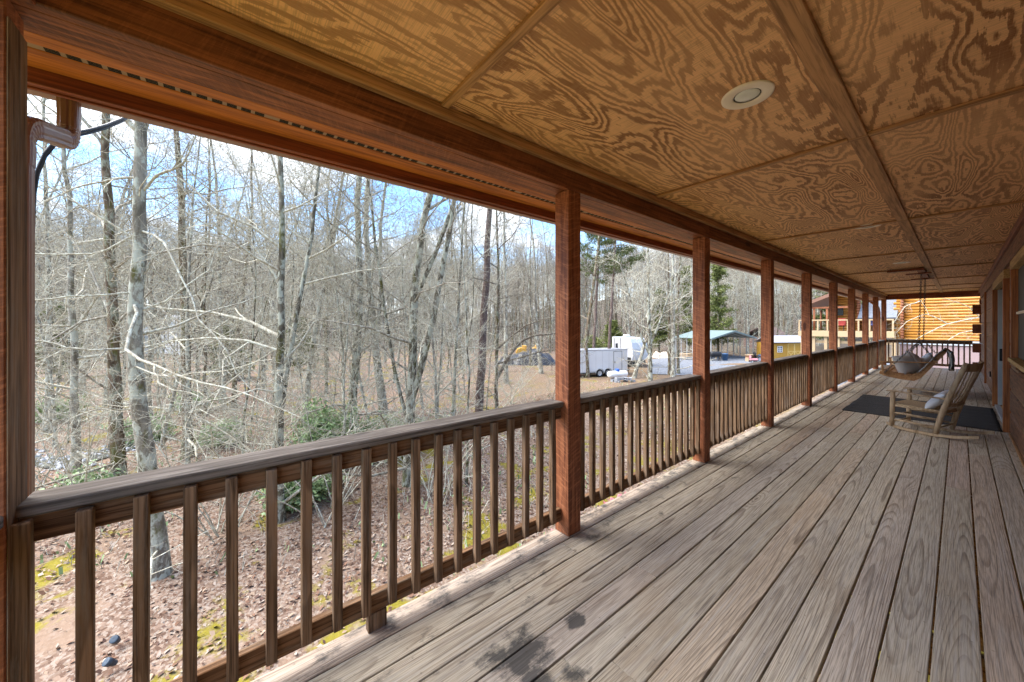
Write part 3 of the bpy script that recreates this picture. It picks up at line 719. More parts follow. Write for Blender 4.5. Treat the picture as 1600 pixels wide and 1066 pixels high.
def pillow(name, lab, cat, loc, rot, sx, sy, sz, mat, seed=0):
    bm = bmesh.new(); bmesh.ops.create_cube(bm, size=2)
    bmesh.ops.subdivide_edges(bm, edges=bm.edges[:], cuts=9, use_grid_fill=True)
    rr = random.Random(seed); ph = [rr.uniform(0, 6) for _ in range(4)]
    for v in bm.verts:
        x, y, z = v.co; e = (1 - x ** 4) * (1 - y ** 4); pin = 1 - .10 * (x * x * (1 - y * y) + y * y * (1 - x * x)) * 1.0
        pinx = 1 - .12 * (1 - y * y) * abs(x); piny = 1 - .12 * (1 - x * x) * abs(y)
        th = max(.10, e ** .55) if e > 0 else .10
        wr = .05 * math.sin(5 * x + ph[0] + 3 * y) + .04 * math.sin(7 * y + ph[1] - 2 * x)
        v.co = (x * sx * pinx, y * sy * piny, z * sz * th + wr * sz * e)
    me = bpy.data.meshes.new(name); bm.to_mesh(me); bm.free(); me.materials.append(mat)
    for p in me.polygons: p.use_smooth = True
    o = bpy.data.objects.new(name, me); COL.objects.link(o); o.location = loc; o.rotation_euler = rot
    return tag(o, lab, cat)
g = NT('white_printed_cotton', .85, .2); v = g.obj(); lf = g.vor(g.mapg(v, (6, 14, 6), rot=(0, 0, .6)), 1.0); br_ = g.noise(v, 9, 3, .6)
g.col(g.mix(g.math('MULTIPLY', g.ramp(lf, [(0.12, 1.0), (0.2, 0.0)]), g.ramp(br_, [(0.45, 0.0), (0.5, 1.0)])), (.72, .74, .78), (.10, .12, .16))); M['print'] = g.m
M['canvas'] = flat('oatmeal_canvas', (.55, .52, .49), .9, .1, 0, .12, 8)
pillow('throw_pillow', 'small white pillow with dark leaf print on the rocking chair seat', 'pillow', (-.18, 7.70, .475), (math.radians(8), math.radians(-52), math.radians(-15)), .15, .20, .055, M['print'], 3)

# ------------------------------------------------------------------ porch swing
g = NT('honey_stained_swing_slat', .55, .3); v = g.obj(); fb = g.noise(g.mapg(v, (40, 3, 40)), 1.0, 4, .6, w=g.math('MULTIPLY', g.rnd(), 9))
g.col(g.ramp(fb, [(0.3, (.24, .11, .045)), (0.55, (.42, .22, .095)), (0.8, (.52, .30, .15))])); M['swing'] = g.m
SY0, SY1 = 11.35, 12.85
sw = thing('porch_swing', 'slatted wooden porch swing hung on two chains', 'swing', (-.6, 12.1, .45))
prof = [(-1.10, .50), (-1.06, .535), (-.95, .50), (-.84, .465), (-.73, .445), (-.62, .44), (-.55, .47), (-.49, .54), (-.44, .62), (-.39, .70), (-.34, .78), (-.29, .86), (-.24, .93), (-.19, .985)]
for (x, z), (x2, z2) in zip(prof[:-1], prof[1:]):
    c0 = Vector((x, SY0, z)).lerp(Vector((x2, SY0, z2)), .14); c1 = Vector((x, SY0, z)).lerp(Vector((x2, SY0, z2)), .86)
    d = (c1 - c0); nrm = Vector((-d.z, 0, d.x)).normalized() * .012
    vs = [c0, c1, c1 + nrm, c0 + nrm] + [q + Vector((0, SY1 - SY0, 0)) for q in (c0, c1, c1 + nrm, c0 + nrm)]
    MB().add(vs, [(0, 1, 2, 3), (7, 6, 5, 4), (0, 4, 5, 1), (1, 5, 6, 2), (2, 6, 7, 3), (3, 7, 4, 0)]).build('slat', M['swing'], sw, (-.6, 12.1, (z + z2) / 2), .003)
for ys in (SY0 + .02, (SY0 + SY1) / 2, SY1 - .06):
    outl = prof
    lo = [(-1.12, .43), (-1.0, .38), (-.80, .34), (-.60, .325), (-.50, .40), (-.40, .56), (-.29, .74), (-.16, .95)]
    up = prof
    vs = []; n1 = len(lo)
    upi = [up[0], up[2], up[3], up[5], up[7], up[9], up[11], up[13]]
    for yy in (ys, ys + .04):
        for a, b in zip(lo, upi): vs += [(a[0], yy, a[1]), (b[0], yy, b[1] - .004)]
    fs = []; K = 2 * n1
    for i in range(n1 - 1):
        fs += [(2 * i, 2 * i + 2, 2 * i + 3, 2 * i + 1), (K + 2 * i + 1, K + 2 * i + 3, K + 2 * i + 2, K + 2 * i), (2 * i, K + 2 * i, K + 2 * i + 2, 2 * i + 2), (2 * i + 1, 2 * i + 3, K + 2 * i + 3, K + 2 * i + 1)]
    fs += [(0, 1, K + 1, K), (K - 2, 2 * K - 2, 2 * K - 1, K - 1)]
    MB().add(vs, fs).build('side_frame', M['swing'], sw, (-.6, 12.1, .5), .002)
for ys in (SY0 - .03, SY1 + .03):
    MB().bar((-1.10, ys, .70), (-.36, ys, .735), .055, .022).build('armrest', M['swing'], sw, (-.6, 12.1, .7), .004)
    MB().bar((-1.05, ys, .45), (-1.07, ys, .69), .04, .035).build('arm_support', M['swing'], sw, (-.6, 12.1, .6), .003)
    box_part('seat_bearer', M['swing'], sw, -1.12, -.22, ys - .0, ys + .038, .335, .40, .003) if False else None
def chain(a, b, par, n=None):
    a, b = Vector(a), Vector(b); L = (b - a).length; n = n or max(4, int(L / .034)); d = (b - a).normalized()
    m = MB(); s1 = d.cross(Vector((1, .3, .2))).normalized(); s2 = d.cross(s1)
    for i in range(n):
        c = a + (b - a) * ((i + .5) / n); u = s1 if i % 2 else s2
        ln = L / n * .62; pts = []
        for k in range(9):
            q = 2 * math.pi * k / 8; pts.append(c + d * math.cos(q) * ln + u * math.sin(q) * .015)
        m.tube(pts, .0055, 5, caps=False)
    return m.build('chain', M['chain'], par, (a + b) / 2)
for (ys, yt) in ((SY0 - .05, 11.42), (SY1 + .05, 12.78)):
    top = (-.50, yt, 2.60); mid = (-.53, ys, 1.16)
    c = chain(top, mid, sw)
    for e in ((-1.03, ys, .47), (-.30, ys, .78)): chain(mid, e, sw)
hg = thing('swing_hanger', 'dark wooden cleats and bolts on the ceiling above the swing', 'bracket', (-.5, 12.1, 2.64))
box_part('long_cleat', M['beam'], hg, -.545, -.435, 10.95, 13.2, 2.600, 2.638, .004)
box_part('cross_cleat', M['beam_x'], hg, -.95, -.44, 10.80, 10.93, 2.600, 2.638, .004)
for yy in (11.42, 12.78):
    box_part('cross_cleat', M['beam_x'], hg, -.72, -.36, yy - .06, yy + .06, 2.575, 2.598, .004)
    MB().tube([(-.50, yy, 2.575), (-.50, yy, 2.59)], .02, 8).build('eye_bolt', M['chain'], hg, (-.5, yy, 2.58))
pillow('swing_pillow', 'large oatmeal pillow at the front of the porch swing', 'pillow', (-.74, 11.72, .635), (math.radians(72), math.radians(-8), math.radians(62)), .25, .24, .10, M['canvas'], 5)
pillow('swing_pillow', 'grey white pillow behind the oatmeal one on the swing', 'pillow', (-.62, 12.25, .665), (math.radians(64), math.radians(10), math.radians(80)), .24, .24, .09, M['canvas'], 8)
pillow('swing_pillow', 'striped pillow against the back slats of the swing', 'pillow', (-.50, 12.5, .70), (0, math.radians(-58), 0), .21, .22, .07, M['print'], 9)
g = NT('striped_blanket_cloth', .9, .1); v = g.obj(); s_ = g.sepx(v)
f = g.math('FRACT', g.math('MULTIPLY', s_[1], 14)); g.col(g.mix(g.ramp(f, [(0.0, 0.0), (0.30, 0.0), (0.34, 1.0), (0.66, 1.0), (.70, 0.0)]), (.12, .12, .115), (.62, .60, .56))); M['blanket'] = g.m
# blanket lying on the back slats and hanging behind
path = [(-.56, .50), (-.49, .585), (-.40, .73), (-.31, .88), (-.235, .97), (-.19, 1.02), (-.15, 1.0), (-.12, .94), (-.10, .86), (-.09, .78), (-.09, .70), (-.10, .62)]
vs = []; fs = []; n = 14
for j, (x, z) in enumerate(path):
    for i in range(n + 1):
        yy = 11.36 + .78 * i / n + .02 * math.sin(j * 1.3 + i)
        vs.append((x + .035 * math.sin(i * 1.5 + j * .3) * (1 if j > 6 else .15), yy, z - (.10 * (i / n) if j == len(path) - 1 else 0)))
for j in range(len(path) - 1):
    for i in range(n): a = j * (n + 1) + i; fs.append((a, a + 1, a + n + 2, a + n + 1))
o = MB().add(vs, fs).build('throw_blanket', M['blanket'], None, (-.3, 11.7, .8), smooth=True)
md = o.modifiers.new('s', 'SOLIDIFY'); md.thickness = .008
tag(o, 'black and white striped blanket draped over the swing back', 'blanket')
# ------------------------------------------------------------------ ground
def hgt(x, y):
    """terrain height"""
    D = math.hypot(x, y)
    z = GZ + .07 * math.sin(x * .35 + 1) * math.cos(y * .27) + .04 * math.sin(x * .9 + y * .6)
    t = min(max((D - 70) / 115, 0), 1); q = min(max((y / max(-x, .5) - .75) / .6, 0), 1) if x < 0 else 1.0; z += (10 + 8 * q) * t * t * (3 - 2 * t)
    return z
P_ROAD = [(1012, 47, 33), (1060, 52, 33), (1120, 53, 32), (1200, 50, 30), (1300, 46, 26), (1420, 44, 22)]
g = NT('leaf_litter_ground', 0.95, 0.1); P = g.pos()
n1 = g.noise(P, .16, 5, .6); n2 = g.noise(P, .9, 6, .65, .3); n3 = g.noise(P, 5.5, 5, .7); lv = g.vor(P, 14, out='Color'); lv2 = g.vor(g.mapg(P, (1, 1.4, 1), rot=(0, 0, .7)), 22, out='Color')
leaf = g.mix(g.sepx(lv)[0], (.10, .058, .040), (.25, .175, .13)); leaf = g.mix(g.ramp(g.sepx(lv2)[1], [(.55, 0.0), (.85, .8)]), leaf, (.30, .245, .20))
dirt = g.mix(n3, (.20, .135, .09), (.29, .205, .15))
moss = g.mix(n3, (.13, .115, .010), (.29, .235, .025))
grass = g.mix(n3, (.155, .105, .060), (.24, .165, .098))
sp = g.sepx(P)
near = g.math('SUBTRACT', 1.0, g.mr(g.math('MULTIPLY', sp[0], -1.0), 2.5, 7.5))       # mossy strip along the house
c = g.mix(g.ramp(g.math('ADD', n2, g.math('MULTIPLY', near, .16)), [(.56, 0.0), (.64, .85)]), leaf, dirt)
m2 = g.noise(g.vadd(P, (30, 7, 0)), .75, 6, .65, .2)
c = g.mix(g.ramp(g.math('ADD', m2, g.math('MULTIPLY', near, .17)), [(.555, 0.0), (.62, .9)]), c, moss)
lawn = g.math('MULTIPLY', g.mr(sp[1], 8, 20), g.mr(g.math('MULTIPLY', sp[0], -1.0), 34, 20))
c = g.mix(g.math('MULTIPLY', lawn, g.ramp(n1, [(.35, .35), (.6, .9)])), c, grass)
fr = g.math('SQRT', g.math('ADD', g.math('MULTIPLY', sp[0], sp[0]), g.math('MULTIPLY', sp[1], sp[1])))
c = g.mix(g.mr(fr, 50, 85, 0, .8), c, (.105, .094, .080))
g.col(c); g.bump(g.math('ADD', g.math('MULTIPLY', n3, .7), g.sepx(lv)[0]), .8, .03); M['ground'] = g.m
mb = MB(); ax = [-420, -330, -260, -210, -170, -140, -118, -100, -86, -74, -64, -55, -48, -42, -37, -32.5, -29, -26, -23, -20.5, -18, -16, -14, -12, -10.5, -9, -8, -7, -6, -5, -4, -3, -2, -1, 1, 4, 8, 14, 24, 40, 70, 120, 220]
ay = [-300, -200, -130, -90, -60, -40, -26, -18, -12, -8, -5, -3, -1.5, 0, 1.5, 3, 4.5, 6, 8, 10, 12, 14.5, 17, 20, 23, 26, 29.5, 33, 37, 41, 46, 52, 58, 66, 76, 88, 104, 124, 150, 190, 250, 340]
vs = [(x, y, hgt(x, y)) for y in ay for x in ax]; W_ = len(ax)
fs = [(j * W_ + i, j * W_ + i + 1, (j + 1) * W_ + i + 1, (j + 1) * W_ + i) for j in range(len(ay) - 1) for i in range(W_ - 1)]
o = mb.add(vs, fs).build('ground', M['ground'], None, smooth=True); tag(o, kind='structure')
# gravel drive
g = NT('pale_blue_gravel', .95, .1); P = g.pos(); gv = g.vor(P, 9, out='Color'); gn = g.noise(P, .5, 5, .6)
g.col(g.mix(g.sepx(gv)[0], (.12, .13, .15), (.22, .23, .25))); g.bump(g.sepx(gv)[1], .6, .02); M['gravel'] = g.m
vs = []
for (px, D1, D0) in P_ROAD:
    for D in (D0, (D0 + D1) / 2, D1): p = gnd(px, D); vs.append((p.x, p.y, hgt(p.x, p.y) + .05))
fs = [(i * 3 + k, i * 3 + k + 1, i * 3 + k + 4, i * 3 + k + 3) for i in range(len(P_ROAD) - 1) for k in range(2)]
mb = MB().add(vs, fs).build('gravel_drive', M['gravel'], None); tag(mb, kind='structure')
# creek
g = NT('shallow_creek_water', .12, .5); v = g.pos(); g.col(g.mix(g.noise(v, 3, 4), (.05, .055, .05), (.10, .10, .09))); g.bump(g.noise(v, 6, 3), .3, .02); M['creek'] = g.m
vs = []; cp = [(20, 12.6), (70, 11.8), (130, 12.0), (190, 13.0), (240, 14.5)]
for i, (px, D) in enumerate(cp):
    for s in (-.55, .45): p = gnd(px, D + s * 1.1); vs.append((p.x, p.y, hgt(p.x, p.y) + .03))
tag(MB().add(vs, [(2 * i, 2 * i + 2, 2 * i + 3, 2 * i + 1) for i in range(4)]).build('creek', M['creek'], None), kind='structure')
mb = MB(); rr = random.Random(4)
for i in range(260):
    t = rr.random(); px = 10 + 230 * t; D = np.interp(px, [c_[0] for c_ in cp], [c_[1] for c_ in cp]) + rr.gauss(0, .65); p = gnd(px, D)
    s = rr.uniform(.03, .13); vs = [(p.x + s * rr.uniform(.6, 1.2) * a, p.y + s * rr.uniform(.6, 1.2) * b, hgt(p.x, p.y) + s * .7 * c_) for a, b, c_ in ((1, 0, .2), (0, 1, .2), (-1, 0, .2), (0, -1, .2), (0, 0, 1.0), (.5, .5, .6))]
    mb.add(vs, [(0, 1, 4), (1, 2, 4), (2, 3, 4), (3, 0, 4), (0, 5, 1)])
tag(mb.build('creek_stones', flat('grey_creek_stone', (.33, .34, .37), .8), None), kind='stuff')
# fallen leaves as real geometry on the near ground
rs = np.random.RandomState(3)
N = 60000
r_ = 1.9 + 15 * rs.rand(N) ** .8; yy = -6 + 26 * rs.rand(N)
X = -r_; Y = yy; Z = GZ + .07 * np.sin(X * .35 + 1) * np.cos(Y * .27) + .04 * np.sin(X * .9 + Y * .6)
patch = np.sin(X * .8 + 2 * np.sin(Y * .5)) + np.sin(Y * .9 + 1.3 * np.sin(X * .6)) + rs.randn(N) * .6
keep = (patch > -.9) & (rs.rand(N) < np.clip((-X - 1.5) / 5, .25, 1)); X, Y, Z = X[keep], Y[keep], Z[keep]; N = len(X)
ang = rs.rand(N) * 6.28; s = .014 + .045 * rs.rand(N) ** 1.8; ti = rs.randn(N, 2) * .45
co = np.zeros((N, 4, 3)); k4 = [(1, 0), (0, .55), (-1, 0), (0, -.55)]
for k, (a, b) in enumerate(k4):
    lx = (a * np.cos(ang) - b * np.sin(ang)) * s; ly = (a * np.sin(ang) + b * np.cos(ang)) * s
    co[:, k, 0] = X + lx; co[:, k, 1] = Y + ly; co[:, k, 2] = Z + .018 + lx * ti[:, 0] + ly * ti[:, 1] + (.008 if k % 2 else 0)
def np_mesh(name, co, quads, mats, midx=None, smooth=False):
    me = bpy.data.meshes.new(name); me.vertices.add(len(co)); me.vertices.foreach_set('co', np.ascontiguousarray(co, dtype=np.float32).ravel())
    nf, k = quads.shape; me.loops.add(nf * k); me.polygons.add(nf)
    me.loops.foreach_set('vertex_index', quads.astype(np.int32).ravel()); me.polygons.foreach_set('loop_start', np.arange(0, nf * k, k, dtype=np.int32))
    try: me.polygons.foreach_set('loop_total', np.full(nf, k, dtype=np.int32))
    except Exception: pass
    for m in mats: me.materials.append(m)
    if midx is not None: me.polygons.foreach_set('material_index', midx.astype(np.int32))
    if smooth: me.polygons.foreach_set('use_smooth', np.ones(nf, dtype=bool))
    me.update(calc_edges=True); return me
lm = [flat('dry_leaf_' + n_, c_, .8, .2, 0, .25, 3) for n_, c_ in (('russet', (.20, .11, .07)), ('tan', (.33, .235, .165)), ('pink_grey', (.36, .29, .235)), ('dark', (.105, .06, .045)))]
me = np_mesh('fallen_leaves', co.reshape(-1, 3), np.arange(N * 4).reshape(N, 4), lm, rs.choice(4, N, p=[.3, .27, .23, .2]))
o = bpy.data.objects.new('fallen_leaves', me); COL.objects.link(o); tag(o, kind='stuff')

# ------------------------------------------------------------------ trees
def bark(name, a, b, lichen, lam, moss=0.0, base=False, scale=1.0, pale=None):
    g = NT(name, .92, .08); v = g.obj(); w = g.math('MULTIPLY', g.rnd(), 31)
    n = g.noise(g.mapg(v, (9 * scale, 9 * scale, 2.2 * scale)), 1.0, 6, .7, .3, w=w); l = g.noise(g.mapg(v, (5.5 * scale, 5.5 * scale, 3.2 * scale)), 1.0, 6, .68, .2, w=g.math('ADD', w, 4))
    c = g.mix(g.ramp(n, [(.40, 0.0), (.58, 1.0)]), a, b); c = g.mix(g.ramp(l, [(.56 - lam * .12, 0.0), (.61 - lam * .10, .95)]), c, lichen)
    if moss:
        m_ = g.noise(g.mapg(v, (4, 4, 2)), 1.0, 5, .7, w=g.math('ADD', w, 8)); c = g.mix(g.ramp(m_, [(.58 - .1 * moss, 0.0), (.68 - .1 * moss, .8)]), c, (.10, .095, .02))
    g.col(c); g.bump(n, .8, .02); return g.m
M['bark_grey'] = bark('grey_smooth_bark', (.13, .112, .085), (.28, .255, .21), (.44, .45, .38), .6, .15)
M['bark_brown'] = bark('brown_mossy_bark', (.075, .055, .038), (.19, .14, .098), (.27, .275, .21), .45, .6)
M['bark_lichen'] = bark('lichen_spotted_bark', (.06, .05, .036), (.17, .15, .115), (.40, .41, .34), .8, .45)
M['bark_pine'] = bark('reddish_pine_bark', (.085, .058, .050), (.17, .125, .110), (.22, .185, .165), .2, 0, scale=1.6)
M['twig_pale'] = bark('pale_lichen_twig', (.30, .265, .20), (.46, .42, .335), (.60, .60, .50), .6, 0, scale=3)
M['twig_grey'] = bark('grey_twig', (.18, .155, .12), (.32, .285, .23), (.44, .43, .36), .5, 0, scale=2)
M['twig_brown'] = bark('brown_twig', (.11, .085, .063), (.20, .165, .13), (.29, .275, .22), .3, 0, scale=2)

def unit(v): return v / (np.linalg.norm(v) + 1e-9)
class Tree:
    def __init__(s, seed): s.r = np.random.RandomState(seed); s.tr = []; s.br = []
    def path(s, p, d, L, K, wob, up=0.0):
        pts = [np.array(p, float)]; d = unit(np.array(d, float)); st = L / (K - 1)
        for _ in range(K - 1):
            d = unit(d + s.r.randn(3) * wob + np.array([0, 0, up])); pts.append(pts[-1] + d * st)
        return np.array(pts)
    def kids(s, pts, rad, n, level, maxl, Lr, t0=.2, up=.1, ang=(35, 70), minr=.0022, az=None):
        K = len(pts); seg = np.linalg.norm(pts[-1] - pts[0])
        for j in range(n):
            t = t0 + (1 - t0) * (j + s.r.rand()) / n; f = t * (K - 1); i = min(int(f), K - 2); u = f - i
            p = pts[i] * (1 - u) + pts[i + 1] * u; rp = rad[i] * (1 - u) + rad[i + 1] * u
            d = unit(pts[i + 1] - pts[i]); q = s.r.randn(3); q = unit(q - d * q.dot(d)); a = math.radians(s.r.uniform(*ang))
            nd = d * math.cos(a) + q * math.sin(a)
            L = Lr[level] * (1 - .45 * t) * s.r.uniform(.55, 1.25)
            r0 = max(minr, min(rp * .62, L * .0125)); k = 5 if level <= 1 else 4 if level == 2 else 3
            pp = s.path(p, nd, L, k, .20 + .03 * level, up); rr = np.linspace(r0, max(minr * .7, r0 * .3), k); s.br.append((pp, rr, 5 if r0 > .02 else 3))
            if level < maxl: s.kids(pp, rr, NK[level + 1], level + 1, maxl, Lr, .15, up * .6, ang, minr)
    def meshes(s, name, lst, mats, origin):
        groups = {}
        for pp, rr, n in lst: groups.setdefault((len(pp), n), []).append((pp, rr))
        V = []; F = []; b = 0
        for (K, n), it in groups.items():
            Pn = np.array([a for a, _ in it]); R = np.array([b_ for _, b_ in it])
            T = np.gradient(Pn, axis=1); T /= (np.linalg.norm(T, axis=2, keepdims=True) + 1e-9)
            D0 = T.mean(1); ref = np.where(np.abs(D0[:, 2:3]) > .75, np.array([[1., .1, 0]]), np.array([[0., .1, 1.]]))[:, None, :].repeat(K, 1)
            A = np.cross(T, ref); A /= (np.linalg.norm(A, axis=2, keepdims=True) + 1e-9); B = np.cross(T, A)
            q = np.arange(n) * 2 * np.pi / n
            v = Pn[:, :, None, :] + R[:, :, None, None] * (A[:, :, None, :] * np.cos(q)[None, None, :, None] + B[:, :, None, :] * np.sin(q)[None, None, :, None])
            M_ = len(it); idx = np.arange(M_ * K * n).reshape(M_, K, n) + b
            a0 = idx[:, :-1, :]; a1 = np.roll(a0, -1, 2); b0 = idx[:, 1:, :]; b1 = np.roll(b0, -1, 2)
            F.append(np.stack([a0, a1, b1, b0], -1).reshape(-1, 4)); V.append(v.reshape(-1, 3)); b += M_ * K * n
        return np_mesh(name, np.concatenate(V) - origin, np.concatenate(F), mats, smooth=True)
NK = [0, 0, 5, 4, 3]
def decid(seed, ctrl, r0, height, crown0, nl, Lr, maxl=4, bmat='bark_grey', tmat='twig_grey', extra=None, forks=None, label=None, group=None, cat='tree', up=.12, low=0, minr=.0022, ang=(35, 70), nk=(5, 4, 3)):
    """deciduous tree; ctrl = list of points the trunk passes through (world), continued upward to height"""
    global NK
    NK = [0, 0, *nk]
    t = Tree(seed); c = [np.array(p, float) for p in ctrl]; base = c[0].copy()
    d = unit(c[-1] - c[-2] if len(c) > 1 else np.array([0, 0, 1.])); d = unit(d * .6 + np.array([0, 0, .5]))
    while c[-1][2] - base[2] < height: d = unit(d + t.r.randn(3) * .05 + np.array([0, 0, .08])); c.append(c[-1] + d * 1.5)
    c = np.array(c); seg = np.concatenate([[0], np.cumsum(np.linalg.norm(np.diff(c, axis=0), axis=1))]); n = max(8, int(seg[-1] / .7))
    u = np.linspace(0, seg[-1], n); pts = np.stack([np.interp(u, seg, c[:, k]) for k in range(3)], 1)
    for _ in range(2): pts[1:-1] = (pts[:-2] + 2 * pts[1:-1] + pts[2:]) / 4
    pts[1:] += t.r.randn(n - 1, 3) * .018
    f = u / seg[-1]; rad = r0 * .86 * (1 - .84 * f ** .9) * (1 + .35 * np.exp(-u / .3)); rad = rad * (1 + t.r.randn(n) * .03); rad = np.maximum(rad, .012)
    pts[0, 2] -= .15
    t.tr.append((pts, rad, 10))
    for (f0, dd, L, rr) in (forks or []):
        i = int(f0 * (n - 1)); fp = t.path(pts[i], dd, L, 12, .06, .10); fr_ = np.linspace(rad[i] * rr, .015, 12); t.tr.append((fp, fr_, 8)); t.kids(fp, fr_, max(4, nl // 2), 1, maxl, Lr, .3, up, ang, minr)
    t.kids(pts, rad, nl, 1, maxl, Lr, crown0, up, ang, minr)
    if low: t.kids(pts[:max(4, int(n * crown0) + 1)], rad, low, 2, maxl, [0, 0, Lr[1] * .95, Lr[3] * 1.6, Lr[4] * 1.2], .12, -.01, (60, 100), minr)
    for (pl, ra, nc) in (extra or []):
        pl = np.array(pl, float); sg = np.concatenate([[0], np.cumsum(np.linalg.norm(np.diff(pl, axis=0), axis=1))]); k = 12
        uu = np.linspace(0, sg[-1], k); pp = np.stack([np.interp(uu, sg, pl[:, q]) for q in range(3)], 1); pp[1:-1] = (pp[:-2] + 4 * pp[1:-1] + pp[2:]) / 6
        pp[1:] += t.r.randn(k - 1, 3) * .012; rr = np.linspace(ra, max(.004, ra * .25), k); t.br.append((pp, rr, 6)); t.kids(pp, rr, nc, 2, 4, [0, 0, 1.0, .55, .3], .1, .0, (30, 75), .0022)
    root = thing('bare_tree', label, cat, tuple(base), group=group)
    for nm, ls, m in (('trunk', t.tr, bmat), ('crown', t.br, tmat)):
        me = t.meshes(nm, ls, [M[m]], base); ob = bpy.data.objects.new(nm, me); COL.objects.link(ob); ob.parent = root
    return root
def T(px, py, D): return tuple(at(px, py, D))
def G(px, D): p = gnd(px, D); return (p.x, p.y, hgt(p.x, p.y))
LR = [0, 2.3, 1.3, .75, .4]
# A: pale grey trunk close to the porch
D = 6.6
lim = [
 ([T(208, 470, 6.5), T(222, 490, 6.3), T(205, 520, 6.1), T(190, 545, 5.9), T(198, 558, 5.8), T(242, 571, 5.7), T(303, 598, 5.6), T(369, 607, 5.6), T(419, 628, 5.6), T(470, 655, 5.7)], .030, 9),
 ([T(190, 545, 5.9), T(150, 549, 5.6), T(95, 543, 5.4), T(56, 527, 5.3), T(10, 500, 5.2)], .018, 6),
 ([T(242, 571, 5.7), T(242, 592, 5.6), T(262, 608, 5.5), T(300, 614, 5.5), T(329, 626, 5.5), T(335, 642, 5.5)], .014, 5),
 ([T(212, 458, 6.5), T(170, 458, 6.2), T(100, 466, 5.9), T(52, 468, 5.7), T(-20, 478, 5.6)], .020, 8),
 ([T(219, 360, 6.5), T(160, 396, 6.3), T(100, 398, 6.1), T(50, 396, 6.0), T(-10, 400, 6.0)], .020, 8),
 ([T(219, 360, 6.5), T(255, 372, 6.2), T(297, 459, 6.0), T(305, 500, 5.9), T(330, 520, 5.8), T(359, 540, 5.8), T(358, 568, 5.8), T(387, 609, 5.8), T(425, 640, 5.8)], .020, 9),
 ([T(222, 300, 6.5), T(240, 275, 6.4), T(285, 262, 6.3), T(300, 230, 6.3), T(308, 200, 6.3), T(330, 150, 6.2)], .026, 8),
 ([T(222, 280, 6.5), T(185, 280, 6.4), T(125, 290, 6.3), T(60, 320, 6.2)], .022, 8),
 ([T(215, 205, 6.5), T(185, 175, 6.4), T(150, 110, 6.3)], .05, 8),
 ([T(208, 570, 6.5), T(250, 590, 6.0), T(350, 580, 5.5), T(430, 560, 5.2)], .014, 6),
 ([T(205, 640, 6.5), T(150, 640, 5.9), T(110, 655, 5.5), T(70, 690, 5.2)], .014, 5),
]
decid(11, [G(250, D), T(238, 780, 6.58), T(222, 680, 6.55), T(208, 573, 6.5), T(212, 450, 6.5), T(222, 300, 6.5), T(216, 205, 6.5), T(226, 60, 6.5)], .165, 17, .24, 24, LR, 4, 'bark_grey', 'twig_pale', lim,
      label='pale grey tree closest to the porch, its lichen white branches crossing the left opening', low=2)
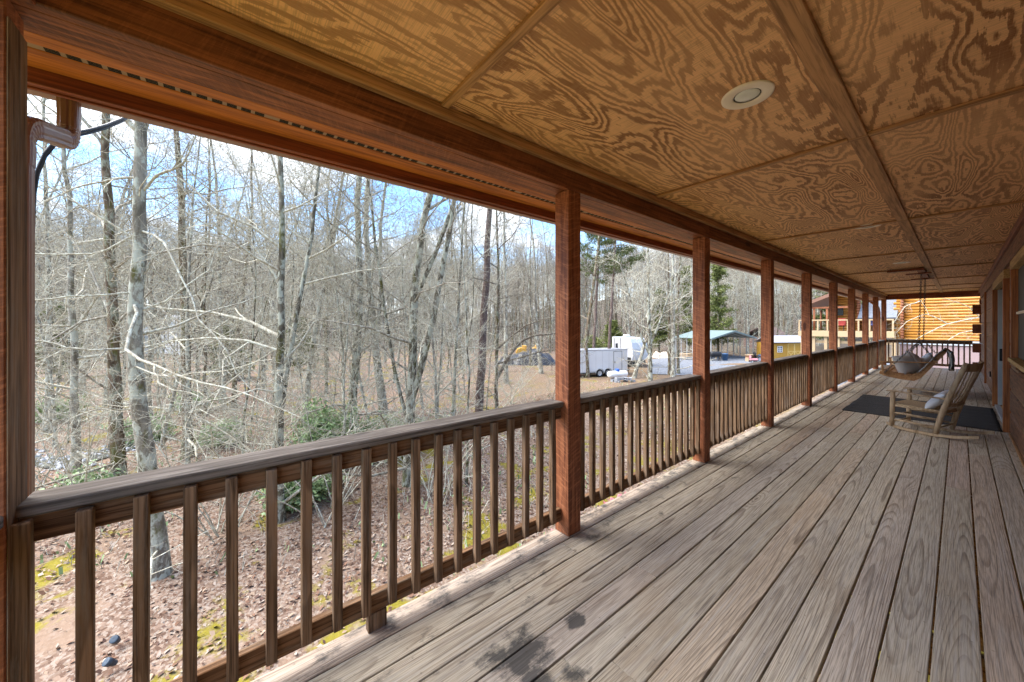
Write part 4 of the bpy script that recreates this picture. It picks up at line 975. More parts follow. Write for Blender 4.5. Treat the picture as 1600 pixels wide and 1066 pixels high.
near = [
 # px base, D, control px list (px,py), r0, height, seed, bark, twig, label, forks
 (190, 9.2, [(184, 739), (179, 573), (170, 400), (165, 200)], .17, 17, 21, 'bark_brown', 'twig_grey', 'brown mossy trunk just left of the pale grey tree', None),
 (118, 11.0, [(118, 600), (112, 400), (100, 220)], .12, 15, 22, 'bark_grey', 'twig_pale', 'slim grey tree rising behind the creek at far left', None),
 (75, 15, [(78, 500), (70, 250)], .14, 17, 23, 'bark_grey', 'twig_grey', 'leftmost tall tree beyond the creek stones', None),
 (292, 12.2, [(292, 637), (288, 500), (283, 300)], .17, 18, 24, 'bark_brown', 'twig_grey', 'dark trunk between the pale grey tree and the mossy double trunk', None),
 (320, 14.5, [(319, 600), (322, 350)], .07, 13, 25, 'bark_brown', 'twig_brown', 'thin dark sapling right of the dark trunk', None),
 (348, 21, [(345, 500), (340, 300)], .16, 19, 26, 'bark_grey', 'twig_grey', 'straight grey trunk standing back among the left woods', None),
 (437, 8.4, [(436, 637), (438, 506), (439, 380), (440, 240)], .12, 15, 27, 'bark_lichen', 'twig_pale', 'double stemmed tree with lichen spots left of the green shrubs', [(.18, (-.1, .12, 1), 10, .75)]),
 (510, 24, [(511, 500), (512, 300)], .12, 17, 28, 'bark_brown', 'twig_grey', 'thin dark trunk far behind the left shrub', None),
 (548, 12.6, [(548, 672), (556, 560), (563, 461), (559, 292), (562, 200)], .19, 19, 29, 'bark_lichen', 'twig_grey', 'stout mossy tree rising out of the green shrubs', [(.55, (.3, .3, 1), 7, .6), (.5, (-.3, -.3, 1), 7, .6)]),
 (600, 16.8, [(590, 560), (578, 473), (572, 380)], .24, 19, 30, 'bark_grey', 'twig_grey', 'grey trunk leaning left beyond the green shrubs', [(.2, (.12, .1, 1), 12, .7)]),
 (638, 10.2, [(640, 650), (648, 461), (656, 355), (677, 296), (690, 230)], .17, 18, 31, 'bark_lichen', 'twig_grey', 'clump of leaning lichen stems right of the shrubs', [(.12, (.25, .28, 1), 14, .8), (.30, (.45, .4, 1), 9, .6), (.1, (-.12, -.1, 1), 10, .45)]),
 (705, 15.5, [(707, 646), (715, 495), (722, 380)], .10, 14, 32, 'bark_lichen', 'twig_pale', 'slim lichen tree left of the straight pine', None),
 (775, 17.0, [(776, 636), (777, 520), (780, 461), (776, 330)], .11, 15, 33, 'bark_brown', 'twig_brown', 'dark stem with a mossy arching limb right of the straight pine', None),
 (791, 28, [(790, 500), (787, 330)], .22, 19, 34, 'bark_grey', 'twig_grey', 'pale flared trunk behind the mossy arching limb', None),
 (846, 34, [(838, 520), (835, 400)], .22, 20, 35, 'bark_grey', 'twig_grey', 'forked grey trunk in front of the black tarp', [(.12, (-.2, -.2, 1), 12, .7)]),
 (829, 40, [(829, 500), (828, 400)], .17, 18, 36, 'bark_brown', 'twig_grey', 'thin trunk at the left of the black tarp mound', None),
 (918, 31, [(915, 540), (927, 450), (937, 365)], .22, 19, 37, 'bark_brown', 'twig_brown', 'dark leaning trunk before the white cargo trailer', None),
 (990, 30.5, [(998, 565), (1006, 546), (1012, 520)], .20, 9, 38, 'bark_grey', 'twig_pale', 'short leaning trunk beside the concrete blocks', None),
 (1016, 26.5, [(1016, 560), (1014, 500), (1012, 400)], .19, 16, 39, 'bark_lichen', 'twig_pale', 'many branched pale tree between the trailer and the gravel drive', [(.16, (-.32, -.3, 1), 8, .7), (.2, (.3, .3, 1), 8, .7)]),
 (1046, 33, [(1046, 500), (1045, 420)], .15, 17, 40, 'bark_brown', 'twig_grey', 'narrow brown trunk left of the smooth grey trunk', None),
 (1052, 30, [(1052, 520), (1051, 433), (1052, 380)], .23, 17, 41, 'bark_grey', 'twig_pale', 'smooth whitish trunk at the edge of the gravel drive', None),
 (1060, 34, [(1059, 500), (1062, 420)], .17, 16, 42, 'bark_brown', 'twig_grey', 'brown trunk right of the smooth whitish trunk', None),
 (1086, 44, [(1084, 500), (1080, 420)], .2, 17, 43, 'bark_grey', 'twig_pale', 'grey tree just left of the second red post', None),
]
LRn = [0, 3.6, 1.7, .9, .45]
for (px, D, cp_, r0, H_, sd_, bm_, tm_, lab, fk) in near:
    base = G(px, D); ctrl = [base] + [T(a, b, D) for a, b in cp_]
    far_ = D > 20
    ex = None
    if px == 775: ex = [([T(777, 590, 17), T(790, 565, 16.8), T(802, 548, 16.7), T(815, 532, 16.6), T(838, 523, 16.5), T(868, 521, 16.4), T(900, 515, 16.4)], .085, 6)]
    decid(sd_, ctrl, r0, H_, .15 if not far_ else .2, 22 if not far_ else 12, LRn if not far_ else [0, 4.0, 1.9, 1.0, .5], 4, bm_, tm_, ex, fk, lab, low=5 if not far_ else 4,
          minr=.0030 if not far_ else .0065, nk=(5, 4, 2) if not far_ else (5, 4, 2), ang=(40, 80), up=.05)
# pines: straight trunk, sparse high whorls with needle tufts
g = NT('pine_needles', .8, .2); v = g.obj(); g.col(g.mix(g.noise(v, 1.3, 3), (.05, .07, .02), (.12, .15, .05))); M['needle'] = g.m
g = NT('cedar_foliage', .85, .2); v = g.obj(); g.col(g.mix(g.noise(v, .9, 4), (.07, .09, .025), (.18, .20, .06))); M['cedar'] = g.m
g = NT('laurel_leaves', .55, .35); v = g.obj(); g.col(g.mix(g.noise(v, 2.2, 3), (.17, .26, .10), (.36, .47, .24))); M['laurel'] = g.m
def tufts(name, centers, n, spread, size, mat, seed, elong=2.5):
    r = np.random.RandomState(seed); C = np.repeat(np.array(centers), n, 0); N = len(C)
    C = C + r.randn(N, 3) * np.array(spread); a = r.randn(N, 3); a /= np.linalg.norm(a, axis=1, keepdims=True); b = np.cross(a, r.randn(N, 3)); b /= np.linalg.norm(b, axis=1, keepdims=True)
    s = size * (.6 + .8 * r.rand(N, 1)); V = np.stack([C - a * s * elong / 2, C + b * s * .5, C + a * s * elong / 2, C - b * s * .5], 1).reshape(-1, 3)
    return np_mesh(name, V, np.arange(N * 4).reshape(N, 4), [mat])
def pine(seed, base, H_, r0, label, group=None, c0=.55, top=None):
    t = Tree(seed); base = np.array(base, float); n = 22; f = np.linspace(0, 1, n); lean = (np.array(top) - base) if top is not None else np.array([t.r.randn() * .4, t.r.randn() * .4, H_])
    if top is not None: lean = lean * (H_ / lean[2])
    pts = base + f[:, None] * lean + t.r.randn(n, 3) * .02; rad = r0 * (1 - .8 * f); pts[0, 2] -= .1
    t.tr.append((pts, rad, 10)); cen = []
    for j in range(46):
        u = c0 + (1 - c0) * (j / 46.); k = u * (n - 1); i = min(int(k), n - 2); p = pts[i] + (pts[i + 1] - pts[i]) * (k - i); az = t.r.rand() * 6.28
        L = (1 - u) / (1 - c0) * 2.6 + .5; pp = t.path(p, (math.cos(az), math.sin(az), .25), L, 5, .12, .06); t.br.append((pp, np.linspace(.03, .008, 5), 4))
        for q in (2, 3, 4):
            for _ in range(3): d = t.path(pp[q], t.r.randn(3) * np.array([1, 1, .4]) + np.array([0, 0, .3]), .5, 3, .1, .1); t.br.append((d, np.array([.007, .005, .004]), 3)); cen.append(d[-1] - base); cen.append(d[1] - base)
    root = thing('pine_tree', label, 'pine tree', tuple(base), group=group)
    for nm, ls, m in (('trunk', t.tr, 'bark_pine'), ('branches', t.br, 'twig_brown')):
        ob = bpy.data.objects.new(nm, t.meshes(nm, ls, [M[m]], base)); COL.objects.link(ob); ob.parent = root
    ob = bpy.data.objects.new('needles', tufts('needles', cen, 14, (.13, .13, .09), .05, M['needle'], seed, 4.5)); COL.objects.link(ob); ob.parent = root
    return root
pine(51, G(748, 16.7), 19, .205, 'straight reddish pine trunk rising left of the nearest red post', top=T(765, 313, 16.7), c0=.62)
pine(52, G(949, 33), 17, .17, 'tall pine rising behind the white cargo trailer', top=T(962, 371, 33), c0=.5)
p2 = pine(53, G(926, 36), 18, .17, 'tall pine just right of the nearest red post', top=T(937, 365, 36), c0=.5)
def evergreen(seed, base, H_, W, label, mat='cedar', group=None):
    t = Tree(seed); base = np.array(base, float); n = 14; f = np.linspace(0, 1, n); pts = base + f[:, None] * np.array([0, 0, H_]) + t.r.randn(n, 3) * .03; pts[0, 2] -= .1
    t.tr.append((pts, .16 * (1 - .9 * f) + .01, 8)); cen = []
    for j in range(100):
        u = .10 + .88 * t.r.rand(); p = base + np.array([0, 0, H_ * u]); az = t.r.rand() * 6.28; L = W * (1 - u) ** .7 * t.r.uniform(.35, 1.25) + .2
        pp = t.path(p, (math.cos(az), math.sin(az), .2), L, 5, .12, .02); t.br.append((pp, np.linspace(.03, .006, 5), 3))
        for q in (1, 2, 3, 4): cen += [pp[q] - base + t.r.randn(3) * .15 for _ in range(3)]
    root = thing('evergreen_tree', label, 'evergreen tree', tuple(base), group=group)
    for nm, ls, m in (('trunk', t.tr, 'bark_brown'), ('branches', t.br, 'twig_brown')):
        ob = bpy.data.objects.new(nm, t.meshes(nm, ls, [M[m]], base)); COL.objects.link(ob); ob.parent = root
    ob = bpy.data.objects.new('foliage', tufts('foliage', cen, 11, (.16, .16, .10), .11, M[mat], seed, 2.2)); COL.objects.link(ob); ob.parent = root
    return root
evergreen(61, G(1122, 54), 15, 2.6, 'tall green cedar rising behind the left side of the carport')
evergreen(62, G(1072, 58), 14, 2.5, 'green cedar behind the picnic table left of the carport')
evergreen(63, G(1030, 62), 11, 2.4, 'dull green cedar behind the camper roof')
evergreen(64, G(1292, 60), 14, 3.5, 'bright green evergreen behind the neighbour porch')
evergreen(65, G(1326, 66), 12, 3.2, 'dark evergreen over the neighbour porch roof')
evergreen(66, G(92, 30), 6, 1.5, 'small evergreen deep in the woods at far left')
evergreen(67, G(468, 36), 5, 1.6, 'small green holly between the left and middle woods')
evergreen(68, G(360, 30), 4.5, 1.5, 'small green holly behind the crossing white branches')
evergreen(69, G(958, 58), 5, 2.2, 'low green cedar left of the camper')

for i_, (px_, D_) in enumerate(((1118, 60), (1150, 58), (1168, 57), (1196, 59), (1228, 60), (1252, 58), (985, 56), (1010, 58))):
    decid(130 + i_, [G(px_, D_)], .2, 15 + (i_ % 3) * 1.5, .15, 12, [0, 4.6, 2.4, 1.2, .6], 4, 'bark_grey', 'twig_pale', None, [(.25, (.4, .3, 1), 8, .7), (.3, (-.4, -.3, 1), 8, .7)],
          ('spreading pale tree behind the carport ridge', 'wide whitish tree behind the right half of the carport', 'pale forked tree just right of the carport', 'pale spreading tree left of the yellow shed', 'pale tree behind the middle of the yellow shed',
           'pale tree at the right end of the yellow shed', 'pale spreading tree behind the camper', 'pale tree between the camper and the gravel drive')[i_], low=5, minr=.010, nk=(5, 4, 3), ang=(30, 65))
# shared tree kinds for the woods further back
def variant(seed, H_, r0, bm_, tm_, minr, nk=(5, 4, 2), nl=12, c0=.32):
    return decid(seed, [(0, 0, 0), (.1, 0, 2)], r0, H_, c0, nl, [0, 3.9, 2.0, 1.05, .55], 4, bm_, tm_, None, [(.5, (.3, .2, 1), 6, .6)] if seed % 2 else None, low=3, minr=minr, nk=nk)
kinds = [variant(101, 18, .17, 'bark_grey', 'twig_grey', .007), variant(102, 16, .13, 'bark_brown', 'twig_grey', .007), variant(103, 19, .20, 'bark_grey', 'twig_brown', .007),
         variant(104, 15, .10, 'bark_lichen', 'twig_pale', .006), variant(105, 20, .19, 'bark_brown', 'twig_brown', .007), variant(106, 12, .07, 'bark_grey', 'twig_pale', .006, (5, 4, 2), 12, .15),
         variant(107, 9, .05, 'bark_lichen', 'twig_pale', .005, (5, 4, 2), 12, .1)]
klab = ['grey bare tree standing among the woods', 'slim dark bare tree standing among the woods', 'stout grey bare tree standing among the woods', 'thin lichen pale tree standing among the woods',
        'tall brown bare tree standing among the woods', 'young pale branched tree in the understorey', 'small pale sapling in the understorey']
for k, l in zip(kinds, klab): tag(k, l, 'tree', 'bare trees of the wood: ' + l.split(' standing')[0].split(' in the')[0])
sap_spots = random.Random(41)
rr = random.Random(99); placed = [gnd(a[0], a[1]) for a in near]; cnt = [0] * 7
def ok(px, D, x, y):
    if x > -3.5 and -4 < y < 60: return False
    if 870 < px < 1400 and D < 56: return False
    if 480 < px <= 870 and D < 20: return False
    if 740 < px <= 880 and D < 50: return False
    if px <= 480 and D < 13: return False
    return True
tries = 0; tot = 0
for i_ in range(46):                       # understorey saplings among the nearer trunks
    px = sap_spots.uniform(-60, 760); D = sap_spots.uniform(9.5, 24); p = gnd(px, D)
    if p.x > -6: continue
    k = sap_spots.choice([5, 6, 6]); o = kinds[k] if cnt[k] == 0 else copy_tree(kinds[k]); cnt[k] += 1; placed.append(p); tot += 1
    o.location = (p.x, p.y, hgt(p.x, p.y)); s = sap_spots.uniform(.55, 1.0); o.scale = (s * 1.1, s * 1.1, s); o.rotation_euler = (sap_spots.uniform(-.12, .12), sap_spots.uniform(-.12, .12), sap_spots.uniform(0, 6.28))
while tot < 285 and tries < 6000:
    tries += 1
    u = rr.random(); px = rr.uniform(-260, 1420) if rr.random() < .75 else rr.uniform(0, 800)
    D = 15 + 65 * rr.random() ** .85; p = gnd(px, D)
    if not ok(px, D, p.x, p.y): continue
    if any((p.x - q.x) ** 2 + (p.y - q.y) ** 2 < 2.2 for q in placed): continue
    placed.append(p); k = rr.choices(range(7), [3, 3, 2, 3, 2, 3 if D < 40 else 1, 3 if D < 30 else 1])[0]
    o = kinds[k] if cnt[k] == 0 else copy_tree(kinds[k]); cnt[k] += 1
    o.location = (p.x, p.y, hgt(p.x, p.y)); o.rotation_euler = (rr.uniform(-.05, .05), rr.uniform(-.05, .05), rr.uniform(0, 6.28)); s = rr.uniform(.75, 1.15) * (1.08 if D > 45 else 1); o.scale = (s, s, s * rr.uniform(.9, 1.1)); tot += 1
# the far wood, instanced: nobody could count it
src = bpy.data.collections.new('far_wood_kinds')
for k in (0, 1, 2, 4):
    tr, cw = kinds[k].children[0].data, kinds[k].children[1].data
    cc_ = bpy.data.collections.new('far_wood_kind'); src.children.link(cc_)
    for me in (tr, cw): ob = bpy.data.objects.new('wood_piece', me); cc_.objects.link(ob)
pts = []
rs = np.random.RandomState(12)
while len(pts) < 3000:
    px = rs.uniform(-500, 1560); D = 60 + 130 * rs.rand() ** .8; p = gnd(px, D)
    if p.x > -6 and p.y < 75: continue
    pts.append((p.x, p.y, hgt(p.x, p.y) - .2))
me = bpy.data.meshes.new('far_wood'); me.from_pydata(pts, [], []); fw = bpy.data.objects.new('far_wood', me); COL.objects.link(fw); tag(fw, kind='stuff')
ng = bpy.data.node_groups.new('scatter_wood', 'GeometryNodeTree'); ng.interface.new_socket('Geometry', in_out='INPUT', socket_type='NodeSocketGeometry'); ng.interface.new_socket('Geometry', in_out='OUTPUT', socket_type='NodeSocketGeometry')
gi, go = ng.nodes.new('NodeGroupInput'), ng.nodes.new('NodeGroupOutput'); ip = ng.nodes.new('GeometryNodeInstanceOnPoints'); ci = ng.nodes.new('GeometryNodeCollectionInfo')
ci.inputs[0].default_value = src; ci.inputs['Separate Children'].default_value = True; ci.inputs['Reset Children'].default_value = True; ip.inputs['Pick Instance'].default_value = True
rv = ng.nodes.new('FunctionNodeRandomValue'); rv.data_type = 'FLOAT_VECTOR'; rv.inputs[0].default_value = (-.05, -.05, 0); rv.inputs[1].default_value = (.05, .05, 6.28)
r2 = ng.nodes.new('FunctionNodeRandomValue'); r2.data_type = 'FLOAT'; r2.inputs[2].default_value = .8; r2.inputs[3].default_value = 1.3
ng.links.new(gi.outputs[0], ip.inputs['Points']); ng.links.new(ci.outputs[0], ip.inputs['Instance']); ng.links.new(rv.outputs[0], ip.inputs['Rotation']); ng.links.new(r2.outputs[1], ip.inputs['Scale']); ng.links.new(ip.outputs[0], go.inputs[0])
md = fw.modifiers.new('scatter', 'NODES'); md.node_group = ng
# shrubs
def shrub(name, seed, px, D, W, H_, label, mat='laurel', n=260, size=.055):
    t = Tree(seed); base = np.array(G(px, D)); cen = []
    for j in range(16):
        az = t.r.rand() * 6.28; pp = t.path(base, (math.cos(az) * .7, math.sin(az) * .7, 1), H_ * t.r.uniform(.6, 1.1), 5, .22, .02); pp[:, :2] = base[:2] + (pp[:, :2] - base[:2]) * (W / H_); t.br.append((pp, np.linspace(.014, .004, 5), 4))
        for q in (2, 3, 4):
            for _ in range(6): c = pp[q] + t.r.randn(3) * np.array([.22 * W, .22 * W, .14 * H_]); cen.append(c - base); t.br.append((np.array([pp[q - 1], (pp[q - 1] + c) / 2, c]), np.array([.004, .003, .002]), 3))
    root = thing(name, label, 'shrub', tuple(base))
    ob = bpy.data.objects.new('stems', t.meshes('stems', t.br, [M['twig_brown']], base)); COL.objects.link(ob); ob.parent = root
    ob = bpy.data.objects.new('foliage', tufts('foliage', cen, max(12, n // 10), (.15, .15, .10), size, M[mat], seed, 2.0)); COL.objects.link(ob); ob.parent = root
shrub('laurel_shrub', 71, 510, 11.6, 1.0, 1.6, 'largest green laurel shrub left of the stout mossy tree', n=420, size=.06)
shrub('laurel_shrub', 72, 600, 12.4, 1.0, 1.2, 'green laurel shrub right of the stout mossy tree', n=420, size=.06)
shrub('laurel_shrub', 73, 470, 9.3, .8, .9, 'low green shrub behind the balusters by the double stemmed tree')
shrub('laurel_shrub', 74, 135, 8.6, .7, .8, 'low green shrub at the left behind the railing')
shrub('laurel_shrub', 75, 225, 14, .9, .8, 'low green shrub beyond the creek', n=160)
shrub('laurel_shrub', 76, 350, 13.5, .8, .8, 'small green shrub right of the dark trunk', n=160)
shrub('laurel_shrub', 77, 680, 14.5, .8, .6, 'small sprawling shrub beneath the lichen clump', n=150)
shrub('laurel_shrub', 78, 80, 17, 1.1, 1.0, 'green shrub at the far left beyond the creek', n=160)
shrub('laurel_shrub', 79, 925, 47, 2.4, 2.6, 'olive bush behind the left end of the white cargo trailer', n=200, size=.10, mat='cedar')
shrub('laurel_shrub', 80, 305, 19, 1.0, .9, 'green shrub far behind the dark trunk', n=140)
# rough ground cover: dry stalks and small green sprigs
rs = np.random.RandomState(8); V = []; F = []; mi = []; b = 0
for j in range(9000):
    px = rs.uniform(20, 900) if rs.rand() < .8 else rs.uniform(900, 1100); D = 6.5 + 22 * rs.rand(); p = gnd(px, D)
    if p.x > -4.5: continue
    if math.sin(p.x * .7 + 1) + math.sin(p.y * .6 + p.x * .3) + rs.randn() * .5 < .3: continue
    h_ = rs.uniform(.05, .32); a = rs.rand() * 6.28; w_ = .004 + .004 * rs.rand(); dxy = rs.randn(2) * .12; z = hgt(p.x, p.y)
    g_ = rs.rand() < .35
    if g_: h_ *= .5; w_ *= 3.5
    ca, sa = math.cos(a) * w_, math.sin(a) * w_
    V += [(p.x - ca, p.y - sa, z), (p.x + ca, p.y + sa, z), (p.x + ca + dxy[0] * h_ * 3, p.y + sa + dxy[1] * h_ * 3, z + h_), (p.x - ca + dxy[0] * h_ * 3, p.y - sa + dxy[1] * h_ * 3, z + h_)]
    F.append((b, b + 1, b + 2, b + 3)); mi.append(1 if g_ else 0); b += 4
me = np_mesh('dry_stalks', np.array(V), np.array(F), [M['twig_pale'], M['laurel']], np.array(mi)); o = bpy.data.objects.new('dry_stalks', me); COL.objects.link(o); tag(o, kind='stuff')
# long bare switches: brushy understorey close to the railing
for i, (px, D, nn, lab) in enumerate(((150, 8.5, 9, 'brushy clump of pale switches left of the pale grey tree'), (345, 8.0, 12, 'brushy clump of pale switches in the middle of the left opening'),
        (410, 12.5, 10, 'pale arching brush behind the double stemmed tree'), (520, 8.6, 10, 'pale twiggy brush in front of the green shrubs'), (680, 9.2, 12, 'arching pale brush right of the lichen clump'),
        (800, 21, 8, 'thin pale brush behind the dark stem with mossy limb'), (250, 17, 10, 'pale brush beyond the creek'), (60, 9.5, 9, 'pale brush at the far left edge by the downspout'), (850, 14.5, 7, 'light brush close left of the nearest red post'))):
    t = Tree(300 + i); base = np.array(G(px, D)); NK = [0, 0, 5, 4, 3]
    for j in range(nn):
        az = t.r.rand() * 6.28; pp = t.path(base + t.r.randn(3) * np.array([.25, .25, 0]), (math.cos(az) * .45, math.sin(az) * .45, 1), t.r.uniform(2.5, 5.2), 9, .10, -.035); ra = np.linspace(.016, .004, 9); t.br.append((pp, ra, 5)); t.kids(pp, ra, 7, 2, 4, [0, 0, 1.5, .7, .35], .25, .0, (25, 65), .0024)
    root = thing('brush_clump', lab, 'brush', tuple(base)); ob = bpy.data.objects.new('stems', t.meshes('stems', t.br, [M['twig_pale']], base)); COL.objects.link(ob); ob.parent = root
# ------------------------------------------------------------------ things in the yard
def lin(p, q, t): return Vector(p).lerp(Vector(q), t)
def local_thing(name, lab, cat, px0, px1, D0, D1, z=GZ):
    """empty at ground between two ground points; local +X runs from the first to the second"""
    a, b = gnd(px0, D0, z), gnd(px1, D1, z); d = b - a
    t = thing(name, lab, cat); return t, a, math.atan2(d.y, d.x), d.length
M['siding'] = flat('white_trailer_skin', (.60, .61, .63), .35, .5, 0, .05, 2)
M['dkwin'] = flat('dark_camper_window', (.02, .022, .026), .1, .6)
M['greyroof'] = flat('grey_roof_metal', (.30, .30, .32), .5)
def wheel(par, x, y, r, w_=.16):
    wt = MB(); wt.lathe([(r * .62, -w_ / 2), (r * .96, -w_ / 2), (r, -w_ * .35), (r, w_ * .35), (r * .96, w_ / 2), (r * .62, w_ / 2)], 20)
    o = wt.build('wheel', M['tyre'], None, smooth=True); o.parent = par; o.location = (x, y, r); o.rotation_euler = (math.pi / 2, 0, 0)
    h = MB().lathe([(r * .62, w_ * .48), (r * .5, w_ * .3), (r * .2, w_ * .32), (0.0, w_ * .42)], 16).build('rim', M['steel'], None, smooth=True); h.parent = o
# cargo trailer
t, a, rot, L = local_thing('cargo_trailer', 'white enclosed cargo trailer with two axles parked on the leaves', 'trailer', 888, 981, 30.2, 32.6)
W = 2.1; zf = .42; zt = 2.32
def rbox(name, mat, par, x0, x1, y0, y1, z0, z1, bev=.0): return MB().box(x0, x1, y0, y1, z0, z1).build(name, mat, par, ((x0 + x1) / 2, (y0 + y1) / 2, (z0 + z1) / 2), bev)
rbox('body', M['siding'], t, 0, L, 0, W, zf, zt, .05)
rbox('roof', M['greyroof'], t, -.02, L + .02, -.02, W + .02, zt + .002, zt + .05, .02)
rbox('bottom_rail', M['steel'], t, 0, L, -.015, -.002, zf, zf + .10)
rbox('chassis', M['black'], t, .1, L - .1, .1, W - .1, zf - .12, zf - .005)
for k in range(1, 9): rbox('skin_seam', M['greyroof'], t, L * k / 9 - .006, L * k / 9 + .006, -.005, -.001, zf + .11, zt - .05)
xd = L - 1.75
rbox('side_door', M['siding'], t, xd + .2, xd + 1.05, -.022, -.002, zf + .12, zt - .18, .01)
for (p0, p1, q0, q1) in ((xd + .16, xd + .195, zf + .11, zt - .16), (xd + 1.055, xd + 1.09, zf + .11, zt - .16), (xd + .16, xd + 1.09, zt - .155, zt - .125)):
    rbox('door_seal', M['tyre'], t, p0, p1, -.014, -.003, q0, q1)
rbox('door_latch', M['black'], t, xd + .26, xd + .32, -.05, -.024, 1.15, 1.32, .005)
for xw in (L * .50, L * .50 + .86):
    wheel(t, xw, -.02, .34)
    fn = MB(); pr = [(math.cos(math.radians(q)) * .42, math.sin(math.radians(q)) * .42) for q in range(0, 181, 20)]
    vs = [(xw + p, y_, .34 + q) for y_ in (-.14, -.02) for p, q in pr]; n = len(pr)
    fn.add(vs, [(i, i + 1, n + i + 1, n + i) for i in range(n - 1)]).build('fender', M['steel'], t)
MB().bar((L, .3, zf - .06), (L + 1.1, W / 2, zf - .06), .08, .08).bar((L, W - .3, zf - .06), (L + 1.1, W / 2, zf - .06), .08, .08).build('tongue', M['black'], t, (L, 1, zf))
MB().tube([(L + 1.0, W / 2, .02), (L + 1.0, W / 2, .75)], .035, 8).build('jack', M['black'], t, (L + 1, 1, .3))
t.location = a; t.rotation_euler = (0, 0, rot)
# propane tank
t, a, rot, L = local_thing('propane_tank', 'white horizontal propane tank with a blue lid before the trailer', 'gas tank', 950, 983, 29.2, 30.0)
prof = []
R = .28; LL = 1.5
for k in range(7): q = math.radians(90 * k / 6); prof.append((R * math.sin(q), -LL / 2 - R * .75 * math.cos(q) + .0))
for k in range(7): q = math.radians(90 * k / 6); prof.append((R * math.cos(q), LL / 2 + R * .75 * math.sin(q)))
o = MB().lathe(prof, 28).build('tank', M['white'], t, smooth=True); o.rotation_euler = (0, math.pi / 2, 0); o.location = (LL / 2 + .2, 0, .50)
MB().lathe([(.19, 0), (.19, .14), (.15, .2), (0, .22)], 20).build('lid', flat('blue_tank_lid', (.03, .10, .42), .5), t, smooth=True).location = (LL / 2 + .15, 0, .73)
for xx in (.5, 1.6): rbox('foot', M['steel'], t, xx - .06, xx + .06, -.25, .25, -.05, .26)
t.location = a; t.rotation_euler = (0, 0, rot)
# concrete blocks
blk_m = flat('grey_concrete_block', (.30, .31, .33), .9)
bk0 = MB()
for (x0, x1) in ((-.2, -.17), (-.015, .015), (.17, .2)): bk0.box(x0, x1, -.095, .095, 0, .19)
bk0.box(-.169, -.016, -.095, -.066, 0, .19); bk0.box(.016, .169, -.095, -.066, 0, .19); bk0.box(-.169, -.016, .066, .095, 0, .19); bk0.box(.016, .169, .066, .095, 0, .19)
rb = random.Random(5); proto = None
for i in range(16):
    q = 957 + 33 * rb.random(); lay = 0 if i < 9 else 1
    p = gnd(q if lay == 0 else 962 + 22 * rb.random(), 28.3 + rb.uniform(-.25, .35)); lab = 'grey hollow concrete block lying in the loose pile before the propane tank'
    if proto is None: proto = bk0.build('concrete_block', blk_m, None); o = proto
    else: o = proto.copy(); COL.objects.link(o)
    o.location = (p.x, p.y, GZ + .02 + lay * .2 + (0 if lay == 0 else rb.uniform(0, .04))); o.rotation_euler = (rb.choice([0, 1.57]), rb.uniform(-.15, .15), rb.uniform(0, 6.28))
    if o.rotation_euler[0] > 1: o.location.z += .1
    tag(o, lab, 'block', 'concrete blocks piled by the propane tank')
# camper
t, a, rot, L = local_thing('camper', 'white travel camper with rounded front beyond the cargo trailer', 'camper', 956, 988, 41.0, 38.5)
W = 2.4
MB().box(0, L * .45, 0, W, .75, 3.2).build('rear_body', M['siding'], t, (L * .2, 1, 2), .06)
pr = [(L * .45 + .002, .75), (L * .45 + .002, 3.15), (L * .75, 3.15), (L * .88, 3.02), (L * .97, 2.6), (L * 1.02, 2.0), (L * 1.03, 1.3), (L * .98, .75)]
n = len(pr); vs = [(x, y_, z) for y_ in (0, W) for x, z in pr]
MB().add(vs, [tuple(range(n)), tuple(range(2 * n - 1, n - 1, -1))] + [(i, n + i, n + (i + 1) % n, (i + 1) % n) for i in range(n)]).build('front_body', M['siding'], t, (L * .7, 1, 2))
rbox('entry_door', M['siding'], t, L * .16, L * .36, -.03, -.002, .8, 2.95, .01)
rbox('door_window', M['dkwin'], t, L * .2, L * .32, -.045, -.031, 1.7, 2.5, .02)
rbox('corner_trim', M['tyre'], t, L * .12, L * .14, -.02, -.001, .75, 3.1)
rbox('corner_trim', M['tyre'], t, L * .44, L * .46, -.02, -.001, .75, 3.1)
rbox('stripe', M['tyre'], t, L * .5, L * .95, -.012, -.001, .76, 1.05)
rbox('air_conditioner', M['white'], t, L * .30, L * .46, .8, 1.5, 3.21, 3.45, .05)
rbox('undercarriage', M['black'], t, .2, L * .97, .2, W - .2, .35, .745)
rbox('step', M['black'], t, L * .8, L * .95, -.5, -.05, .25, .3)
for xw in (L * .55, L * .72): wheel(t, xw, .05, .36, .2)
MB().tube([(L * 1.12, .8, .4), (L * 1.12, .8, 1.0)], .16, 12).build('gas_bottle', M['white'], t, (L * 1.12, .8, .6), smooth=True)
MB().bar((L, .4, .5), (L * 1.28, W / 2, .5), .1, .1).build('tongue', M['black'], t, (L, 1, .5))
t.location = a; t.rotation_euler = (0, 0, rot)
